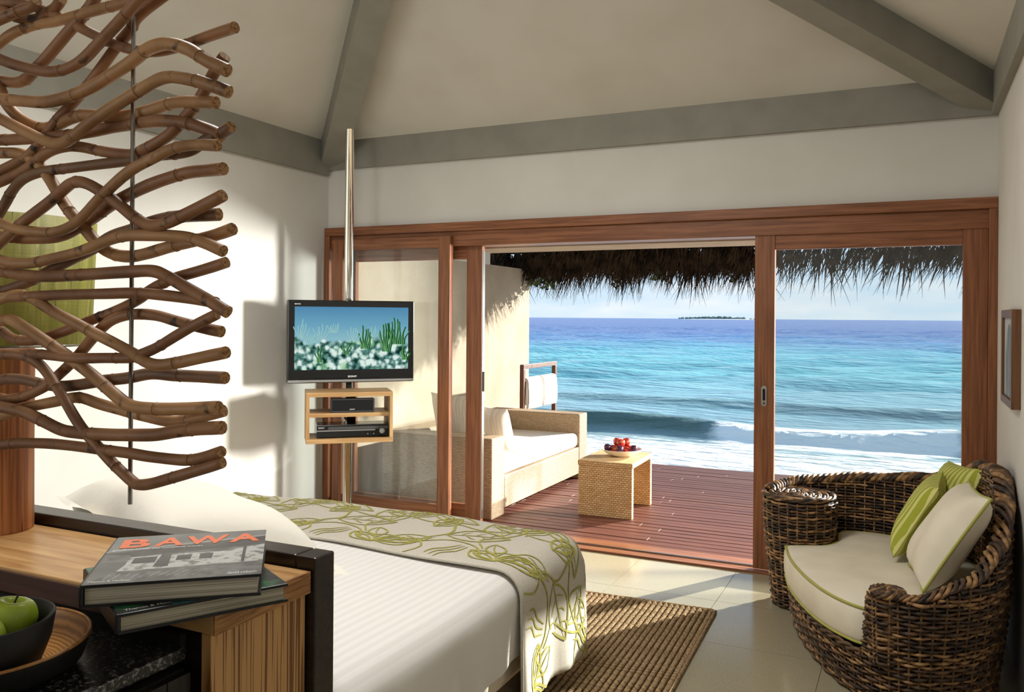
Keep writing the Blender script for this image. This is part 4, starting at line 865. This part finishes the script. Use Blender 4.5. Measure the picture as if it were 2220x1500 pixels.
# ------------------------------------------------------------------ rug
MT['jute'] = mat('jute_braid', lin(164, 140, 108), .95, .05, layers=[(lin(122, 98, 70), (70, 70, 70), .42, .62, 3), (lin(206, 182, 142), (120, 120, 120), .6, .7, 2)])
rug = empty('jute_rug', (-.915, 4.42, 0), R(2.0), label='rectangular braided jute rug beside the bed', cat='rug')
RL, RWI, NB = 2.35, .98, 33
def braid(L_, r=.0125, pitch=.032):
    g = G(); n = int(L_/pitch*5)
    for ph in (0, PI):
        g.tube([(.0062*math.cos(2*PI*(i/5)+ph), -i*pitch/5, .0078+.0038*math.sin(2*PI*(i/5)+ph)) for i in range(n+1)], r*.66, 5, True)
    return g
bm_ = braid(RL).mesh('braid', [MT['jute']], True)
for i in range(NB): obj('braid', bm_, None, rug, loc=(-.015-i*.0296, random.uniform(-.003, .003)-.018, 0))
obj('border', G().tube([(.004, -RL, .0085), (.004, -.012, .0085), (-.02, 0, .0085), (-RWI+.02, 0, .0085), (-RWI, -.02, .0085), (-RWI, -RL, .0085)], .0085, 6), MT['jute'], rug, smooth=True)

# ------------------------------------------------------------------ rattan daybed
RM = [mat('dark_rattan', lin(74, 56, 42), .5, .35, layers=[(lin(40, 33, 30), (30, 30, 30), .42, .62, 3)]), mat('tan_rattan', lin(164, 126, 84), .5, .35, layers=[(lin(92, 66, 44), (30, 30, 30), .42, .62, 3)]), mat('mid_rattan', lin(106, 78, 54), .5, .35, layers=[(lin(58, 46, 38), (30, 30, 30), .42, .62, 3)])]
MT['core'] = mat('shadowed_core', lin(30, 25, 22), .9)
DB = Vector((-.1, 4.3, 0))
db = empty('rattan_daybed', DB, label='round dark rattan daybed with scrolled arms on the tiled floor', cat='daybed')
# outer plan, starting at the front beside the scrolled left arm, running along the front, round the near end and the back to the left arm
OUT = [(-.60, 4.55), (-.545, 4.30), (-.47, 4.08), (-.37, 3.86), (-.25, 3.68), (-.12, 3.56), (.02, 3.53), (.17, 3.60), (.29, 3.74), (.365, 3.95), (.392, 4.2), (.375, 4.46), (.31, 4.70), (.19, 4.90), (.02, 5.03), (-.17, 5.085), (-.36, 5.08), (-.53, 5.02), (-.66, 4.92), (-.725, 4.78)]
OUTL = spline([(x-DB.x, y_-DB.y) for x, y_ in OUT], 14); NO = len(OUTL)
NRM = []
for i in range(NO):
    t = OUTL[min(i+1, NO-1)]-OUTL[max(i-1, 0)]; t = t/np.hypot(*t); NRM.append(np.array([t[1], -t[0]]))
per14 = 14
def rim(i):
    s_ = i/per14
    keys = [(0, .205), (4.35, .205), (4.75, .44), (6, .462), (7.4, .52), (8.6, .62), (9.6, .75), (10.6, .84), (11.6, .83), (12.6, .755), (13.6, .69), (15, .655), (17, .625), (18.4, .60), (19.1, .59)]
    for (a, za), (b, zb) in zip(keys[:-1], keys[1:]):
        if s_ <= b: k = (s_-a)/(b-a); k = k*k*(3-2*k); return za+(zb-za)*k
    return keys[-1][1]
RIM = [rim(i) for i in range(NO)]
def taper(z): return -.055*max(0, (1-z/.5))**1.3
def wallpt(i, z, off=0): p = OUTL[i]+NRM[i]*(taper(z)+off); return (p[0], p[1], z)
# dark core shells keep light from showing through the weave
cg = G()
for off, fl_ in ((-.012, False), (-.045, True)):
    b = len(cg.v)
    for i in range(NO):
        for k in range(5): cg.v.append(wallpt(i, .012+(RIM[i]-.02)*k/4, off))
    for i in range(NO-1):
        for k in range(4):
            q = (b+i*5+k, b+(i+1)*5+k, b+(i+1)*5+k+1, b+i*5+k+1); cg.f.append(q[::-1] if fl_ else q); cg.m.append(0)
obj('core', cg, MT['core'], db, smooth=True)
STAKE = 4
def weavers(rows, dz, off, lo_z, rad, idx, phase_side=1, amp=.0055):
    gs = [G(), G(), G()]
    for r_ in range(rows):
        z = lo_z+r_*dz; seg = []
        def flush():
            if len(seg) > 3:
                a = 0
                while a < len(seg)-2:      # change of cane along the row
                    L_ = random.randint(26, 70); part = seg[a:a+L_+1]
                    if len(part) > 2: gs[random.choice((0, 1, 0, 2, 1, 2))].tube(part, rad*random.uniform(.85, 1.15), 4, False)
                    a += L_
        for i in idx:
            if z < RIM[i]-.008:
                w = amp*math.sin(PI*(i/STAKE+r_))
                zz = z+.002*math.sin(i*.37+r_*1.3); seg.append(wallpt(i, zz, off+phase_side*w))
            else: flush(); seg = []
        flush()
    return gs
go = weavers(50, .0162, .0, .014, .0072, range(NO))
for k, nm in enumerate(('dark_weave', 'tan_weave', 'mid_weave')): obj(nm, go[k], RM[k], db, smooth=True, kind='stuff')
gi = weavers(32, .0162, -.058, .34, .0066, range(8*per14, NO), -1)
for k, nm in enumerate(('dark_inner_weave', 'tan_inner_weave', 'mid_inner_weave')): obj(nm, gi[k], RM[k], db, smooth=True, kind='stuff')
sg = G()
for i in range(2, NO-1, STAKE):
    for dx in (-.0, .0):
        sg.tube([wallpt(i, .012+(RIM[i]-.02)*k/6, .001) for k in range(7)], .0052, 5, False)
    if i > 8*per14: sg.tube([wallpt(i, .3+(RIM[i]-.31)*k/4, -.057) for k in range(5)], .0052, 5, False)
obj('stakes', sg, RM[1], db, smooth=True, kind='stuff')
# plaited rim
for k in range(4):
    g = G(); P = []
    for i in range(int(4.75*per14), NO):
        a = i*.62+k*PI/2; q_ = .42+.58*min(1, max(0, (i/per14-4.75)/5)); p = OUTL[i]+NRM[i]*(taper(RIM[i])-.026+.03*q_*math.cos(a)); P.append((p[0], p[1], RIM[i]+.004+.018*q_*math.sin(a)))
    g.tube(P, [.0125*(.42+.58*min(1, j/(5*per14))) for j in range(len(P))], 6); obj('rim_braid', g, RM[(k+1) % 3], db, smooth=True)
g = G()
for k in range(2):
    g.tube([(*(OUTL[i]+NRM[i]*(taper(.2)+.002+.007*math.cos(i*.7+k*PI)))[:2], .2+.008*math.sin(i*.7+k*PI)) for i in range(0, int(4.6*per14))], .008, 5)
obj('front_braid', g, RM[2], db, smooth=True)
# scrolled arms: drum of weave with a spiral top
def scroll_arm(cx, cy, r_top, r_bot, z0, z1, turns, a0):
    gs = [G(), G(), G()]; n = max(16, int(r_top*2*PI/.016)); c = (cx-DB.x, cy-DB.y); kk = 0; z = z0
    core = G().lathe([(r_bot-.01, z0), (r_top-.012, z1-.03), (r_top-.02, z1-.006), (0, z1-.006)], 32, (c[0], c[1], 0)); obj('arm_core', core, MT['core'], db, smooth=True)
    while z < z1-.012:
        r_ = r_bot+(r_top-r_bot)*min(1, (z-z0)/(z1-z0)*1.25); i = 0
        while i < n:
            L_ = min(n-i, random.randint(10, 26)); P = [(c[0]+(r_+.0055*math.sin(PI*(j/3+kk)))*math.cos(2*PI*j/n+a0), c[1]+(r_+.0055*math.sin(PI*(j/3+kk)))*math.sin(2*PI*j/n+a0), z+.002*math.sin(j+kk)) for j in range(i, i+L_+1)]
            gs[random.choice((0, 1, 0, 2, 1, 2))].tube(P, .0072, 4, False); i += L_
        z += .0162; kk += 1
    for j in range(0, n, 3):
        a = 2*PI*j/n+a0; gs[1].tube([(c[0]+(r_bot+(r_top-r_bot)*min(1, q*1.25))*math.cos(a), c[1]+(r_bot+(r_top-r_bot)*min(1, q*1.25))*math.sin(a), z0+(z1-z0)*q) for q in (0, .25, .5, .75, .97)], .005, 5, False)
    for k, nm in enumerate(('dark_arm_weave', 'tan_arm_weave', 'mid_arm_weave')): obj(nm, gs[k], RM[k], db, smooth=True, kind='stuff')
    for k in range(3):
        P = []; m_ = int(turns*44)
        for i in range(m_+1):
            t = i/m_; r_ = (r_top+.004)*(1-t)+.012*t; a = a0+2*PI*turns*t; w = i*.75+k*2*PI/3; P.append((c[0]+(r_+.009*math.cos(w))*math.cos(a), c[1]+(r_+.009*math.cos(w))*math.sin(a), z1+.008*math.sin(w)-.012*(t < .0)))
        obj('spiral_braid', G().tube(P, .0085, 5), RM[k], db, smooth=True)
scroll_arm(-.535, 4.745, .185, .135, .014, .59, 5, 2.4)
scroll_arm(-.085, 3.605, .066, .055, .20, .468, 2, 4.2)
# seat cushion
CUS = [(-.585, 4.50), (-.535, 4.28), (-.455, 4.06), (-.355, 3.86), (-.245, 3.72), (-.14, 3.66), (.0, 3.70), (.13, 3.72), (.24, 3.86), (.305, 4.05), (.325, 4.28), (.30, 4.5), (.235, 4.71), (.12, 4.87), (-.03, 4.96), (-.2, 5.0), (-.33, 4.97), (-.35, 4.85), (-.345, 4.72), (-.40, 4.60), (-.50, 4.545)]
cc = np.array([(x+.1, y_-4.3) for x, y_ in CUS]); CL = spline(list(cc)+[cc[0]], 6)[:-1]; cen = np.array([.0, .03])
def cush_ring(s_, z): return [tuple(cen+(p-cen)*s_)+(z,) for p in CL]
z0c, z1c = .212, .372
prof = [(.0, z0c), (.9, z0c), (.975, z0c+.006), (.995, z0c+.03), (1.0, (z0c+z1c)/2), (.993, z1c-.025), (.975, z1c-.006), (.93, z1c+.004), (.75, z1c+.012), (.5, z1c+.018), (.25, z1c+.02), (.0, z1c+.021)]
g = G(); nC = len(CL)
for s_, z in prof: g.v += cush_ring(s_, z)
for i in range(len(prof)-1):
    for j in range(nC): g.f.append((i*nC+j, i*nC+(j+1) % nC, (i+1)*nC+(j+1) % nC, (i+1)*nC+j)); g.m.append(0)
cu = obj('daybed_cushion', g, MT['cream'], smooth=True, loc=DB, label='thick round cream cushion with green piping on the rattan daybed', cat='cushion')
obj('piping', G().tube(cush_ring(.982, z1c-.006), .0062, 6, closed=True), MT['piping'], cu, smooth=True); obj('piping', G().tube(cush_ring(.982, z0c+.010), .0062, 6, closed=True), MT['piping'], cu, smooth=True)
# scatter pillows
def stripe_mat():
    m = mat('lime_stripe', lin(190, 190, 98), .8, .1); N = m.node_tree.nodes; L = m.node_tree.links; b = N['Principled BSDF']; tc = N.new('ShaderNodeTexCoord')
    w = N.new('ShaderNodeTexWave'); w.bands_direction = 'X'; w.inputs['Scale'].default_value = 9; w.inputs['Distortion'].default_value = 1.2; w.inputs['Detail'].default_value = 2; L.new(tc.outputs['Object'], w.inputs[0])
    r_ = N.new('ShaderNodeValToRGB'); L.new(w.outputs['Fac'], r_.inputs[0]); r_.color_ramp.interpolation = 'CONSTANT'; e = r_.color_ramp.elements; e[0].color = (*lin(160, 166, 62), 1); e[1].position = .5; e[1].color = (*lin(208, 206, 128), 1); L.new(r_.outputs[0], b.inputs['Base Color']); return m
MT['stripe'] = stripe_mat()
pillow('cream_pillow', (.145, 4.10, .605), .46, .47, .17, (-1, -.10, .62), MT['cream'], 'big cream pillow with green piping leaning in the rattan daybed', pipe=MT['piping'], twist=.03)
pillow('striped_pillow', (.035, 4.50, .60), .40, .40, .13, (-1, .05, .55), MT['stripe'], 'lime green striped pillow tucked behind the cream pillow on the daybed', twist=-.05)
pillow('striped_pillow', (.17, 4.68, .63), .40, .42, .13, (-1, -.35, .5), MT['stripe'], 'lime striped pillow of which only the top shows, farthest back against the daybed rim', twist=.08)
